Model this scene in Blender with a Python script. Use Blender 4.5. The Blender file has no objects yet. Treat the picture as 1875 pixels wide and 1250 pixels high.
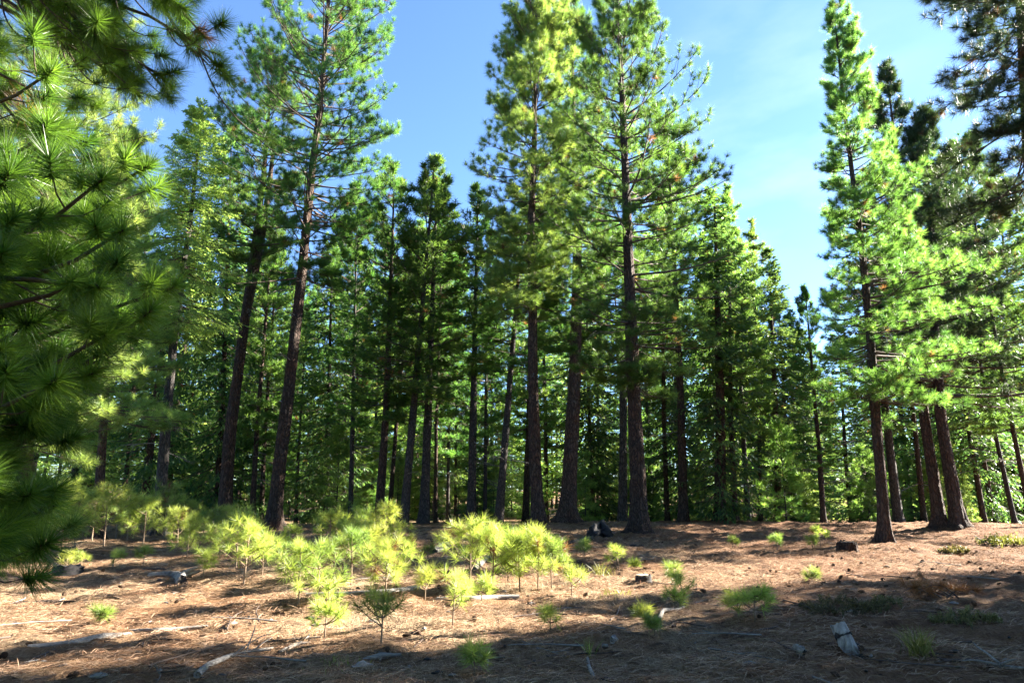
import bpy, math, random
import numpy as np
from mathutils import Vector, Matrix, Euler

# ------------------------------------------------------------------ camera, sky, sun, exposure
SC = bpy.context.scene
F = 1250.0                     # focal length in photo pixels (photo is 1875 x 1250)
PITCH = math.radians(12.2)
EYE = 1.6
cam = bpy.data.cameras.new('camera'); camo = bpy.data.objects.new('camera', cam)
SC.collection.objects.link(camo); SC.camera = camo
cam.sensor_width = 36; cam.lens = 36 * F / 1875; cam.clip_start = 0.05; cam.clip_end = 3000
camo.location = (0, 0, EYE); camo.rotation_euler = (math.radians(90) + PITCH, 0, 0)

SUN_AZ = math.radians(70)      # clockwise from +Y (view direction) towards +X
SUN_EL = math.radians(25.5)
W = bpy.data.worlds.new('World'); SC.world = W; W.use_nodes = True
nt = W.node_tree; nt.nodes.clear()
sky = nt.nodes.new('ShaderNodeTexSky'); sky.sky_type = 'NISHITA'; sky.sun_disc = False
sky.sun_elevation = SUN_EL; sky.sun_rotation = SUN_AZ
sky.altitude = 1200; sky.air_density = 0.8; sky.dust_density = 0.4; sky.ozone_density = 5.0
bg = nt.nodes.new('ShaderNodeBackground'); bg.inputs[1].default_value = 0.05
wo = nt.nodes.new('ShaderNodeOutputWorld')
# faint high wisps of cloud
tc = nt.nodes.new('ShaderNodeTexCoord'); mp = nt.nodes.new('ShaderNodeMapping')
mp.inputs['Scale'].default_value = (3.0, 1.0, 7.5); mp.inputs['Rotation'].default_value = (0.2, 0.5, 0.3)
nz = nt.nodes.new('ShaderNodeTexNoise'); nz.inputs['Scale'].default_value = 2.1; nz.inputs['Detail'].default_value = 6
rp = nt.nodes.new('ShaderNodeMapRange'); rp.inputs[1].default_value = 0.40; rp.inputs[2].default_value = 0.75
rp.inputs[3].default_value = 0.0; rp.inputs[4].default_value = 0.12
mx = nt.nodes.new('ShaderNodeMix'); mx.data_type = 'RGBA'
mx.inputs[7].default_value = (5.2, 5.6, 6.2, 1)
nt.links.new(tc.outputs['Generated'], mp.inputs[0]); nt.links.new(mp.outputs[0], nz.inputs[0])
nt.links.new(nz.outputs[0], rp.inputs[0]); dt = nt.nodes.new('ShaderNodeVectorMath'); dt.operation = 'DOT_PRODUCT'
dt.inputs[1].default_value = Vector((0.342, 0.812, 0.473)).normalized()
nt.links.new(tc.outputs['Generated'], dt.inputs[0])
mr = nt.nodes.new('ShaderNodeMapRange'); mr.inputs[1].default_value = .975; mr.inputs[2].default_value = .999; mr.interpolation_type = 'SMOOTHSTEP'
nt.links.new(dt.outputs['Value'], mr.inputs[0])
mm = nt.nodes.new('ShaderNodeMath'); mm.operation = 'MULTIPLY'; nt.links.new(rp.outputs[0], mm.inputs[0]); nt.links.new(mr.outputs[0], mm.inputs[1])
nt.links.new(mm.outputs[0], mx.inputs[0])
nt.links.new(sky.outputs[0], mx.inputs[6]); nt.links.new(mx.outputs[2], bg.inputs[0])
nt.links.new(bg.outputs[0], wo.inputs[0])

sl = bpy.data.lights.new('sun', 'SUN'); sl.energy = 5.0; sl.angle = math.radians(0.55); sl.color = (1.0, 0.93, 0.80)
so = bpy.data.objects.new('sun', sl); SC.collection.objects.link(so)
SUNV = Vector((math.sin(SUN_AZ) * math.cos(SUN_EL), math.cos(SUN_AZ) * math.cos(SUN_EL), math.sin(SUN_EL)))
so.rotation_euler = SUNV.to_track_quat('Z', 'Y').to_euler()
so.location = (30, 15, 40)
SC.view_settings.view_transform = 'Standard'; SC.view_settings.look = 'None'
SC.view_settings.exposure = 3.42; SC.view_settings.gamma = 1.0
SC.render.engine = 'CYCLES'
SC.cycles.max_bounces = 5; SC.cycles.diffuse_bounces = 2; SC.cycles.transmission_bounces = 4
SC.cycles.glossy_bounces = 2; SC.cycles.use_denoising = True

# ------------------------------------------------------------------ projection helpers
CP, SP = math.cos(PITCH), math.sin(PITCH)
def ray(u, v):
    a = (u - 937.5) / F; b = (625 - v) / F
    return np.array([a, CP - b * SP, SP + b * CP])
def at_y(u, v, Y):
    d = ray(u, v); t = Y / d[1]
    return np.array([d[0] * t, Y, EYE + d[2] * t])

_rs = np.random.RandomState(5)
_K = [(_rs.uniform(-1, 1), _rs.uniform(-1, 1), _rs.uniform(0, 6.28)) for _ in range(14)]
def height(x, y):
    x = np.asarray(x, float); y = np.asarray(y, float)
    h = np.zeros(np.broadcast(x, y).shape)
    for i, (kx, ky, p) in enumerate(_K):
        s = 0.35 + 0.22 * i
        h = h + 0.05 / (1 + 0.35 * i) * np.sin((kx * x + ky * y) * s + p)
    for i, (kx, ky, p) in enumerate(_K[:8]):
        s = 3.2 + 1.1 * i; q = math.hypot(kx, ky) + .01
        h = h + 0.011 * np.sin((kx * x + ky * y) / q * s + p + 1.5 * np.sin(.7 * x * ky + .9 * y * kx))
    near = np.clip((y - 2) / 6, 0.45, 1)
    h = h * near
    for tx, ty in ((5.0, 25.8), (1.1, 28.6), (2.45, 30.5), (11.1, 20.5), (-10.1, 29), (18.2, 29), (19, 28.5)):
        h = h + .13 * np.exp(-((x - tx) ** 2 + (y - ty) ** 2) / .9)
    h = h + 0.20 * np.exp(-(((x - 3.6) / 3.2) ** 2 + ((y - 30.5) / 2.2) ** 2))
    h = h + 0.12 * np.exp(-(((x - 18.5) / 5) ** 2 + ((y - 31) / 2.5) ** 2))
    d = np.clip(y - 33, 0, None)
    h = h - 0.9 * (1 - np.exp(-(d / 9.0) ** 1.6))
    return h
def H1(x, y): return float(height(x, y))
def ground(u, v, ymax=33.0):
    d = ray(u, v); t = 1.0
    for _ in range(3000):
        p = d * t
        if EYE + p[2] <= H1(p[0], p[1]) or p[1] > ymax: break
        t += 0.02
    p = d * t
    return np.array([p[0], p[1], H1(p[0], p[1])])

# ------------------------------------------------------------------ mesh accumulator
class Acc:
    def __init__(s): s.v = []; s.t = []; s.m = []; s.a = []; s.d = []; s.s = []; s.n = 0
    def add(s, v, t, mat=0, var=None, dry=None, smooth=False):
        v = np.asarray(v, np.float32).reshape(-1, 3); t = np.asarray(t, np.int64).reshape(-1, 3)
        s.v.append(v); s.t.append(t + s.n); s.m.append(np.full(len(t), mat, np.int32))
        s.a.append(np.broadcast_to(np.float32(0.5 if var is None else var), (len(v),)) if np.isscalar(var) or var is None else np.asarray(var, np.float32))
        s.d.append(np.broadcast_to(np.float32(0), (len(v),)) if dry is None else np.asarray(dry, np.float32))
        s.s.append(np.full(len(t), smooth, bool)); s.n += len(v)
    def mesh(s, name, mats):
        v = np.concatenate(s.v); t = np.concatenate(s.t).astype(np.int32); n = len(t)
        me = bpy.data.meshes.new(name)
        me.vertices.add(len(v)); me.vertices.foreach_set('co', v.ravel())
        me.loops.add(n * 3); me.loops.foreach_set('vertex_index', t.ravel())
        me.polygons.add(n); me.polygons.foreach_set('loop_start', np.arange(n, dtype=np.int32) * 3)
        me.polygons.foreach_set('material_index', np.concatenate(s.m))
        me.polygons.foreach_set('use_smooth', np.concatenate(s.s))
        me.update(calc_edges=True)
        for nm, arr in (('var', s.a), ('dry', s.d)):
            at = me.attributes.new(nm, 'FLOAT', 'POINT'); at.data.foreach_set('value', np.concatenate(arr).astype(np.float32))
        for m in mats: me.materials.append(m)
        return me

def norm(a): return a / np.maximum(np.linalg.norm(a, axis=-1, keepdims=True), 1e-9)

def tubes(acc, P, R, sides=4, mat=0, var=0.5, smooth=True):
    """P (N,K,3), R (N,K)"""
    P = np.asarray(P, float); R = np.asarray(R, float); N, K, _ = P.shape
    T = np.zeros_like(P); T[:, 1:-1] = P[:, 2:] - P[:, :-2]; T[:, 0] = P[:, 1] - P[:, 0]; T[:, -1] = P[:, -1] - P[:, -2]
    T = norm(T)
    ref = np.where(np.abs(T[:, K // 2, 2:3]) > 0.75, [[1.0, 0.02, 0]], [[0.0, 0.02, 1.0]])[:, None, :]
    A = norm(np.cross(T, ref)); B = np.cross(T, A)
    an = np.arange(sides) * 2 * math.pi / sides
    V = P[:, :, None, :] + R[:, :, None, None] * (np.cos(an)[None, None, :, None] * A[:, :, None, :] + np.sin(an)[None, None, :, None] * B[:, :, None, :])
    idx = np.arange(N * K * sides).reshape(N, K, sides)
    a = idx[:, :-1, :]; b = np.roll(idx, -1, 2)[:, :-1, :]; c = np.roll(idx, -1, 2)[:, 1:, :]; d = idx[:, 1:, :]
    t = np.concatenate([np.stack([a, b, c], -1).reshape(-1, 3), np.stack([a, c, d], -1).reshape(-1, 3)])
    acc.add(V.reshape(-1, 3), t, mat, var=var, smooth=smooth)

def tufts(acc, rs, P, D, L, n, w, mat=1, dryfrac=0.01, spread=(0.3, 1.5), shoot=0.5, up=0.15):
    """brushes of needles: one tapering face per needle, set along a short shoot"""
    P = np.asarray(P, float); D = norm(np.asarray(D, float)); N = len(P)
    if N == 0: return
    L = np.broadcast_to(L, (N,))
    r = norm(rs.normal(size=(N, n, 3)))
    D_ = np.repeat(D[:, None, :], n, 1)
    perp = norm(r - (r * D_).sum(-1, keepdims=True) * D_)
    f = rs.rand(N, n)                               # 0 tip .. 1 back of the shoot
    ang = spread[0] + (spread[1] - spread[0]) * np.sqrt(f) * (0.7 + 0.5 * rs.rand(N, n))
    nd = norm(D_ * np.cos(ang)[..., None] + perp * np.sin(ang)[..., None] + np.array([0, 0, up]))
    ln = L[:, None] * (0.75 + 0.4 * rs.rand(N, n))
    base = P[:, None, :] - D_ * (f * shoot * L[:, None])[..., None]
    side = norm(np.cross(nd, norm(rs.normal(size=(N, n, 3)))))
    tip = base + nd * ln[..., None]; tip[..., 2] -= 0.06 * ln * rs.rand(N, n)
    V = np.stack([base - side * w * .5, base + side * w * .5, tip], 2).reshape(-1, 3)
    t = np.arange(N * n * 3).reshape(-1, 3)
    tv = rs.rand(N)
    var = np.repeat(np.clip(tv[:, None] * .7 + .3 * rs.rand(N, n), 0, 1)[..., None], 3, 2).ravel()
    dr = (rs.rand(N) < dryfrac)[:, None] & np.ones((1, n), bool)
    acc.add(V, t, mat, var=var, dry=np.repeat(dr[..., None], 3, 2).ravel().astype(np.float32))

def leaflets(acc, rs, P, A, U, L, w, mat=1, dryfrac=0.0):
    """small narrow sprigs of a fir spray: P position, A direction, U surface normal"""
    N = len(P); A = norm(A); S = norm(np.cross(A, U)); ln = (L * (0.7 + 0.6 * rs.rand(N)))[:, None]
    b = P; m = P + A * ln * .45; t = P + A * ln
    V = np.stack([b, m - S * w * .5, t, m + S * w * .5], 1).reshape(-1, 3)
    i = np.arange(N)[:, None] * 4
    tr = np.concatenate([i + [0, 1, 2], i + [0, 2, 3]])
    v = np.repeat(rs.rand(N)[:, None], 4, 1).ravel()
    acc.add(V, tr, mat, var=v, dry=np.repeat((rs.rand(N) < dryfrac)[:, None], 4, 1).ravel())

# ------------------------------------------------------------------ materials
def N_(nt, t, **k):
    n = nt.nodes.new(t)
    for a, b in k.items(): setattr(n, a, b)
    return n
def newmat(name):
    m = bpy.data.materials.new(name); m.use_nodes = True; m.node_tree.nodes.clear(); return m, m.node_tree
def mixc(nt, fac, a, b):
    m = N_(nt, 'ShaderNodeMix', data_type='RGBA')
    for s, x in ((0, fac), (6, a), (7, b)):
        if isinstance(x, (tuple, float, int)): m.inputs[s].default_value = (*x, 1) if isinstance(x, tuple) else x
        else: nt.links.new(x, m.inputs[s])
    return m.outputs[2]
def rng(nt, x, a, b, c=0.0, d=1.0):
    r = N_(nt, 'ShaderNodeMapRange'); nt.links.new(x, r.inputs[0])
    for i, q in enumerate((a, b, c, d)): r.inputs[i + 1].default_value = q
    return r.outputs[0]
def noise(nt, vec, scale, detail=4, rough=.55, dist=0.0):
    n = N_(nt, 'ShaderNodeTexNoise'); n.inputs['Scale'].default_value = scale; n.inputs['Detail'].default_value = detail
    n.inputs['Roughness'].default_value = rough; n.inputs['Distortion'].default_value = dist
    if vec is not None: nt.links.new(vec, n.inputs['Vector'])
    return n.outputs[0]
def mapping(nt, vec, scale, rot=(0, 0, 0)):
    m = N_(nt, 'ShaderNodeMapping'); m.inputs['Scale'].default_value = scale; m.inputs['Rotation'].default_value = rot
    nt.links.new(vec, m.inputs[0]); return m.outputs[0]

def needle_mat(name, dark, light, trans=0.42, dry=(0.13, 0.065, 0.03), tboost=1.5, rough=.45, spec=.45):
    m, nt = newmat(name)
    at = N_(nt, 'ShaderNodeAttribute', attribute_name='var'); ad = N_(nt, 'ShaderNodeAttribute', attribute_name='dry')
    oi = N_(nt, 'ShaderNodeObjectInfo'); ob = N_(nt, 'ShaderNodeTexCoord')
    n = noise(nt, ob.outputs['Object'], 0.9, 2)
    c = mixc(nt, at.outputs['Fac'], dark, light)
    c2 = mixc(nt, rng(nt, n, .35, .7, 0, .35), c, tuple(x * .75 for x in dark))
    hs = N_(nt, 'ShaderNodeHueSaturation'); nt.links.new(c2, hs.inputs['Color'])
    nt.links.new(rng(nt, oi.outputs['Random'], 0, 1, .485, .515), hs.inputs['Hue'])
    nt.links.new(rng(nt, oi.outputs['Random'], 0, 1, .85, 1.15), hs.inputs['Value'])
    col = mixc(nt, ad.outputs['Fac'], hs.outputs[0], dry)
    p = N_(nt, 'ShaderNodeBsdfPrincipled'); p.inputs['Roughness'].default_value = rough
    p.inputs['Specular IOR Level'].default_value = spec
    nt.links.new(col, p.inputs['Base Color'])
    tr = N_(nt, 'ShaderNodeBsdfTranslucent')
    tcol = mixc(nt, 1.0, col, (tboost * 1.03, tboost, tboost * .65)); tcol.node.blend_type = 'MULTIPLY'; tcol.node.clamp_result = False
    nt.links.new(tcol, tr.inputs['Color'])
    ms = N_(nt, 'ShaderNodeMixShader'); ms.inputs[0].default_value = trans
    nt.links.new(p.outputs[0], ms.inputs[1]); nt.links.new(tr.outputs[0], ms.inputs[2])
    o = N_(nt, 'ShaderNodeOutputMaterial'); nt.links.new(ms.outputs[0], o.inputs[0])
    return m

def bark_mat(name, dark, light, plate=(11, 11, 2.3), bump=.09, red=(0.20, 0.085, 0.045)):
    m, nt = newmat(name)
    ob = N_(nt, 'ShaderNodeTexCoord').outputs['Object']
    oi = N_(nt, 'ShaderNodeObjectInfo')
    v = mapping(nt, ob, plate)
    wob = noise(nt, ob, 2.5, 3)
    ad = N_(nt, 'ShaderNodeVectorMath', operation='ADD'); nt.links.new(v, ad.inputs[0])
    sc = N_(nt, 'ShaderNodeVectorMath', operation='SCALE'); sc.inputs['Scale'].default_value = 3.0
    cc = N_(nt, 'ShaderNodeCombineXYZ'); nt.links.new(wob, cc.inputs[0]); nt.links.new(noise(nt, ob, 3.7, 3), cc.inputs[1])
    nt.links.new(cc.outputs[0], sc.inputs[0]); nt.links.new(sc.outputs[0], ad.inputs[1])
    vo = N_(nt, 'ShaderNodeTexVoronoi', feature='DISTANCE_TO_EDGE'); vo.inputs['Scale'].default_value = 1.0
    nt.links.new(ad.outputs[0], vo.inputs['Vector'])
    fr = N_(nt, 'ShaderNodeMath', operation='MULTIPLY'); nt.links.new(rng(nt, vo.outputs['Distance'], -.01, .30), fr.inputs[0])
    nt.links.new(rng(nt, noise(nt, mapping(nt, ob, (26, 26, 4)), 1.0, 5, .7), .3, .6, .35, 1), fr.inputs[1]); fur = fr.outputs[0]
    fine = noise(nt, mapping(nt, ob, (30, 30, 9)), 1.0, 6, .65)
    c = mixc(nt, fine, dark, light)
    c = mixc(nt, rng(nt, noise(nt, ob, 1.3, 3), .45, .7, 0, .7), c, red)
    c = mixc(nt, rng(nt, fur, 0, .7, .85, 0), c, tuple(x * .3 for x in dark))
    hs = N_(nt, 'ShaderNodeHueSaturation'); nt.links.new(c, hs.inputs['Color'])
    nt.links.new(rng(nt, oi.outputs['Random'], 0, 1, .75, 1.2), hs.inputs['Value'])
    p = N_(nt, 'ShaderNodeBsdfPrincipled'); p.inputs['Roughness'].default_value = .9
    p.inputs['Specular IOR Level'].default_value = .25
    nt.links.new(hs.outputs[0], p.inputs['Base Color'])
    hh = N_(nt, 'ShaderNodeMath', operation='ADD'); nt.links.new(fur, hh.inputs[0])
    f2 = N_(nt, 'ShaderNodeMath', operation='MULTIPLY'); nt.links.new(fine, f2.inputs[0]); f2.inputs[1].default_value = .5
    nt.links.new(f2.outputs[0], hh.inputs[1])
    b = N_(nt, 'ShaderNodeBump'); b.inputs['Distance'].default_value = bump; b.inputs['Strength'].default_value = 1
    nt.links.new(hh.outputs[0], b.inputs['Height']); nt.links.new(b.outputs[0], p.inputs['Normal'])
    o = N_(nt, 'ShaderNodeOutputMaterial'); nt.links.new(p.outputs[0], o.inputs[0])
    return m

def wood_mat(name, a, b, grain=(6, 6, 60), bump=.01, fl=1.0):
    m, nt = newmat(name)
    ob = N_(nt, 'ShaderNodeTexCoord').outputs['Object']
    g = noise(nt, mapping(nt, ob, grain), 1.0, 6, .6, .4)
    blot = noise(nt, ob, 4, 3)
    c = mixc(nt, rng(nt, g, .3, .7), a, b)
    c = mixc(nt, rng(nt, blot, .55, .72, 0, .8), c, tuple(x * .35 for x in a))
    p = N_(nt, 'ShaderNodeBsdfPrincipled'); p.inputs['Roughness'].default_value = .85
    p.inputs['Specular IOR Level'].default_value = .3
    nt.links.new(c, p.inputs['Base Color'])
    bb = N_(nt, 'ShaderNodeBump'); bb.inputs['Distance'].default_value = bump
    nt.links.new(g, bb.inputs['Height']); nt.links.new(bb.outputs[0], p.inputs['Normal'])
    o = N_(nt, 'ShaderNodeOutputMaterial'); nt.links.new(p.outputs[0], o.inputs[0])
    return m

def ground_mat():
    m, nt = newmat('needle_litter_ground')
    ob = N_(nt, 'ShaderNodeTexCoord').outputs['Object']
    big = noise(nt, ob, .35, 4); mid = noise(nt, ob, 2.2, 6, .65)
    s1 = noise(nt, mapping(nt, ob, (9, 60, 20), (0, 0, .4)), 1.0, 5, .6, 1.2)
    s2 = noise(nt, mapping(nt, ob, (60, 9, 20), (0, 0, .9)), 1.0, 5, .6, 1.2)
    st = N_(nt, 'ShaderNodeMath', operation='MAXIMUM'); nt.links.new(s1, st.inputs[0]); nt.links.new(s2, st.inputs[1])
    c = mixc(nt, rng(nt, st.outputs[0], .42, .72), (0.11, 0.060, 0.034), (0.60, 0.45, 0.28))
    c = mixc(nt, rng(nt, big, .4, .6, 0, .75), c, (0.20, 0.095, 0.045))
    c = mixc(nt, rng(nt, mid, .52, .64, 0, .85), c, (0.05, 0.030, 0.020))
    c = mixc(nt, rng(nt, noise(nt, ob, .8, 5), .60, .75, 0, .6), c, (0.40, 0.30, 0.20))
    sx = N_(nt, 'ShaderNodeSeparateXYZ'); nt.links.new(ob, sx.inputs[0])
    xx = N_(nt, 'ShaderNodeMath', operation='MULTIPLY_ADD'); nt.links.new(noise(nt, ob, .5, 4), xx.inputs[0]); xx.inputs[1].default_value = 9.0; nt.links.new(sx.outputs[0], xx.inputs[2])
    rd = mixc(nt, rng(nt, st.outputs[0], .42, .72), (0.085, 0.038, 0.024), (0.33, 0.17, 0.095))
    c = mixc(nt, rng(nt, xx.outputs[0], 5, 12, 0, .75), c, rd)
    vo = N_(nt, 'ShaderNodeTexVoronoi'); vo.inputs['Scale'].default_value = 9; vo.inputs['Randomness'].default_value = 1; nt.links.new(ob, vo.inputs['Vector'])
    c = mixc(nt, rng(nt, vo.outputs['Distance'], .10, .17, .8, 0), c, (0.035, 0.022, 0.016))
    p = N_(nt, 'ShaderNodeBsdfPrincipled'); p.inputs['Roughness'].default_value = .9; p.inputs['Specular IOR Level'].default_value = .1
    nt.links.new(c, p.inputs['Base Color'])
    ad = N_(nt, 'ShaderNodeMath', operation='ADD'); nt.links.new(st.outputs[0], ad.inputs[0]); nt.links.new(mid, ad.inputs[1])
    b = N_(nt, 'ShaderNodeBump'); b.inputs['Distance'].default_value = .11; b.inputs['Strength'].default_value = 1
    nt.links.new(ad.outputs[0], b.inputs['Height']); nt.links.new(b.outputs[0], p.inputs['Normal'])
    o = N_(nt, 'ShaderNodeOutputMaterial'); nt.links.new(p.outputs[0], o.inputs[0])
    return m

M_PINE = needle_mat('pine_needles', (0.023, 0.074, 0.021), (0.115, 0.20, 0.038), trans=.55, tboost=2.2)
M_PINE_L = needle_mat('lit_pine_needles', (0.075, 0.165, 0.042), (0.29, 0.39, 0.10), trans=.5, tboost=1.9)  # paler copy of the pine needles, sunlight put into the colour
M_PINE_M = needle_mat('half_lit_pine_needles', (0.042, 0.105, 0.028), (0.17, 0.265, 0.055), trans=.55, tboost=2.1)  # in-between copy, part of the sunlight put into the colour
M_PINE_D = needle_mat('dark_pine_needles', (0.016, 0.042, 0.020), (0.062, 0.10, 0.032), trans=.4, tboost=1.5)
M_NEAR = needle_mat('long_green_needles', (0.014, 0.045, 0.007), (0.145, 0.225, 0.028), trans=.5, tboost=1.9, rough=.35)
M_SAP = needle_mat('young_needles', (0.20, 0.27, 0.05), (0.40, 0.46, 0.12), trans=.5, tboost=1.6)
M_SAP2 = needle_mat('dull_young_needles', (0.11, 0.18, 0.04), (0.27, 0.35, 0.09), trans=.45, tboost=1.6)
M_FIR = needle_mat('lit_fir_needles', (0.13, 0.23, 0.06), (0.36, 0.47, 0.14), trans=.5, tboost=1.8)  # sunlit fir crowns: brightness painted into the needle colour
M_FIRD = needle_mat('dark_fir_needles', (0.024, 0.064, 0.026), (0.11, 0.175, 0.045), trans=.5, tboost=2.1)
M_BARK = bark_mat('pine_bark', (0.042, 0.027, 0.021), (0.185, 0.13, 0.10), red=(0.15, 0.066, 0.038))
M_BARKG = bark_mat('grey_bark', (0.035, 0.031, 0.029), (0.11, 0.10, 0.092), plate=(16, 16, 3.5), bump=.03, red=(.10, .07, .055))
M_TWIG = wood_mat('twig_bark', (0.050, 0.034, 0.028), (0.11, 0.08, 0.065))
M_STEM = wood_mat('young_stem', (0.14, 0.09, 0.06), (0.26, 0.19, 0.13))
M_DEAD = wood_mat('dead_wood', (0.10, 0.085, 0.075), (0.28, 0.255, 0.225), grain=(5, 40, 40))
M_SNAG = wood_mat('flaking_white_wood', (0.10, 0.09, 0.085), (0.42, 0.40, 0.38), grain=(22, 22, 7), bump=.03)
M_CHAR = wood_mat('charred_wood', (0.012, 0.011, 0.012), (0.05, 0.045, 0.045), grain=(8, 8, 30))
M_CUT = wood_mat('weathered_cut', (0.22, 0.17, 0.12), (0.42, 0.35, 0.26), grain=(25, 25, 4))
M_CONE = wood_mat('cone_scales', (0.045, 0.026, 0.016), (0.12, 0.07, 0.04))
M_RUST = needle_mat('rust_needles', (0.20, 0.07, 0.025), (0.33, 0.13, 0.05), trans=.2, tboost=1.0)
M_GRASS = needle_mat('grass_blades', (0.11, 0.14, 0.03), (0.30, 0.29, 0.09), trans=.4)
M_HEATH = needle_mat('heather_leaves', (0.06, 0.065, 0.025), (0.21, 0.17, 0.07), trans=.3)
M_LITTER = needle_mat('fallen_needles', (0.15, 0.070, 0.028), (0.58, 0.43, 0.27), trans=.1, tboost=1.0, rough=.9, spec=.1)
M_GROUND = ground_mat()

# ------------------------------------------------------------------ object helpers
COL = SC.collection
def tag(o, label=None, cat=None, group=None, kind=None):
    for k, v in (('label', label), ('category', cat), ('group', group), ('kind', kind)):
        if v: o[k] = v
    return o
def empty(name, loc, rot=(0, 0, 0)):
    o = bpy.data.objects.new(name, None); COL.objects.link(o); o.location = tuple(loc); o.rotation_euler = rot
    o.empty_display_size = .2; return o
def mobj(name, me, parent=None, loc=None):
    o = bpy.data.objects.new(name, me); COL.objects.link(o)
    if parent is not None: o.parent = parent
    if loc is not None: o.location = tuple(loc)
    return o

# ------------------------------------------------------------------ tree builders (local frame: base at origin)
def path_fn(pts):
    """pts: list of (x,y,z) rising in z -> function of z giving the centre line"""
    p = np.array(pts, float)
    def f(z):
        z = np.asarray(z, float)
        return np.stack([np.interp(z, p[:, 2], p[:, 0]), np.interp(z, p[:, 2], p[:, 1]), z], -1)
    return f
def trunk_rad(z, H, r0, flare=.55):
    z = np.asarray(z, float)
    return r0 * (np.clip(1 - z / H, 0.012, 1) ** .75) * (1 + flare * np.exp(-z / .55))

def trunk_mesh(rs, cf, H, r0, mat, flare=.55, step=.4, sides=18, rough=.05, name='trunk', furrow=0.0):
    acc = Acc()
    if furrow: sides = 40; step = .14
    z = np.concatenate([[-.35, -.1, 0, .06, .12, .2, .3, .42, .55, .7, .85, 1.0], np.arange(1.12, H, step), [H]])
    c = cf(np.clip(z, 0, None)); c[:, 2] = z
    r = trunk_rad(np.clip(z, 0, None), H, r0, flare)
    an = np.arange(sides) * 2 * math.pi / sides
    ph = rs.rand(6) * 6.28
    zz = np.clip(z, 0, None)[:, None]
    lob = 1 + (.16 * np.sin(3 * an + ph[0]) + .16 * np.sin(5 * an + ph[1]) + .08 * np.sin(8 * an + ph[4]))[None, :] * np.exp(-zz / .4) + .35 * flare * np.exp(-zz / .14)
    nz = 1 + (0 if furrow else rough) * rs.uniform(-1, 1, (len(z), sides)) + .03 * np.sin(z[:, None] * 1.3 + ph[2] + 2 * an[None, :])
    rr = r[:, None] * lob * nz
    if furrow:
        # upright plates of bark parted by furrows that wander up the trunk
        g = np.zeros((len(z), sides)); cur = rs.uniform(-1, 1, sides)
        for k in range(len(z)):
            cur = np.where(rs.rand(sides) < .16, rs.uniform(-1, 1, sides), cur); g[k] = cur
        g = (g + .5 * np.roll(g, 1, 1)) / 1.3
        rr = rr + furrow * g * np.clip(r / r0, .15, 1)[:, None]
    V = c[:, None, :] + np.stack([rr * np.cos(an), rr * np.sin(an), np.zeros_like(rr)], -1)
    K = len(z); idx = np.arange(K * sides).reshape(K, sides)
    a = idx[:-1]; b = np.roll(idx, -1, 1)[:-1]; cc = np.roll(idx, -1, 1)[1:]; d = idx[1:]
    t = np.concatenate([np.stack([a, b, cc], -1).reshape(-1, 3), np.stack([a, cc, d], -1).reshape(-1, 3)])
    acc.add(V.reshape(-1, 3), t, 0, smooth=True)
    return acc.mesh(name, [mat])

def limb_lines(rs, start, az, el0, el1, ln, K=7, wob=.06):
    """start (N,3); az heading; el0/el1 elevation at base and tip -> polylines"""
    N = len(start); t = np.linspace(0, 1, K)
    el = el0[:, None] + (el1 - el0)[:, None] * t[None, :] ** 1.5
    a = az[:, None] + np.cumsum(rs.normal(0, wob, (N, K)), 1)
    st = (ln / (K - 1))[:, None]
    d = np.stack([np.cos(a) * np.cos(el), np.sin(a) * np.cos(el), np.sin(el)], -1) * st[..., None]
    P = np.concatenate([start[:, None, :], start[:, None, :] + np.cumsum(d[:, :-1], 1)], 1)
    return P

def interp_line(P, t):
    """P (N,K,3), t (N,M) -> points (N,M,3), tangents"""
    K = P.shape[1]; x = np.clip(t * (K - 1), 0, K - 1.001); i = x.astype(int); f = (x - i)[..., None]
    n = np.arange(len(P))[:, None]
    a = P[n, i]; b = P[n, i + 1]
    return a * (1 - f) + b * f, norm(b - a)

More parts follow.
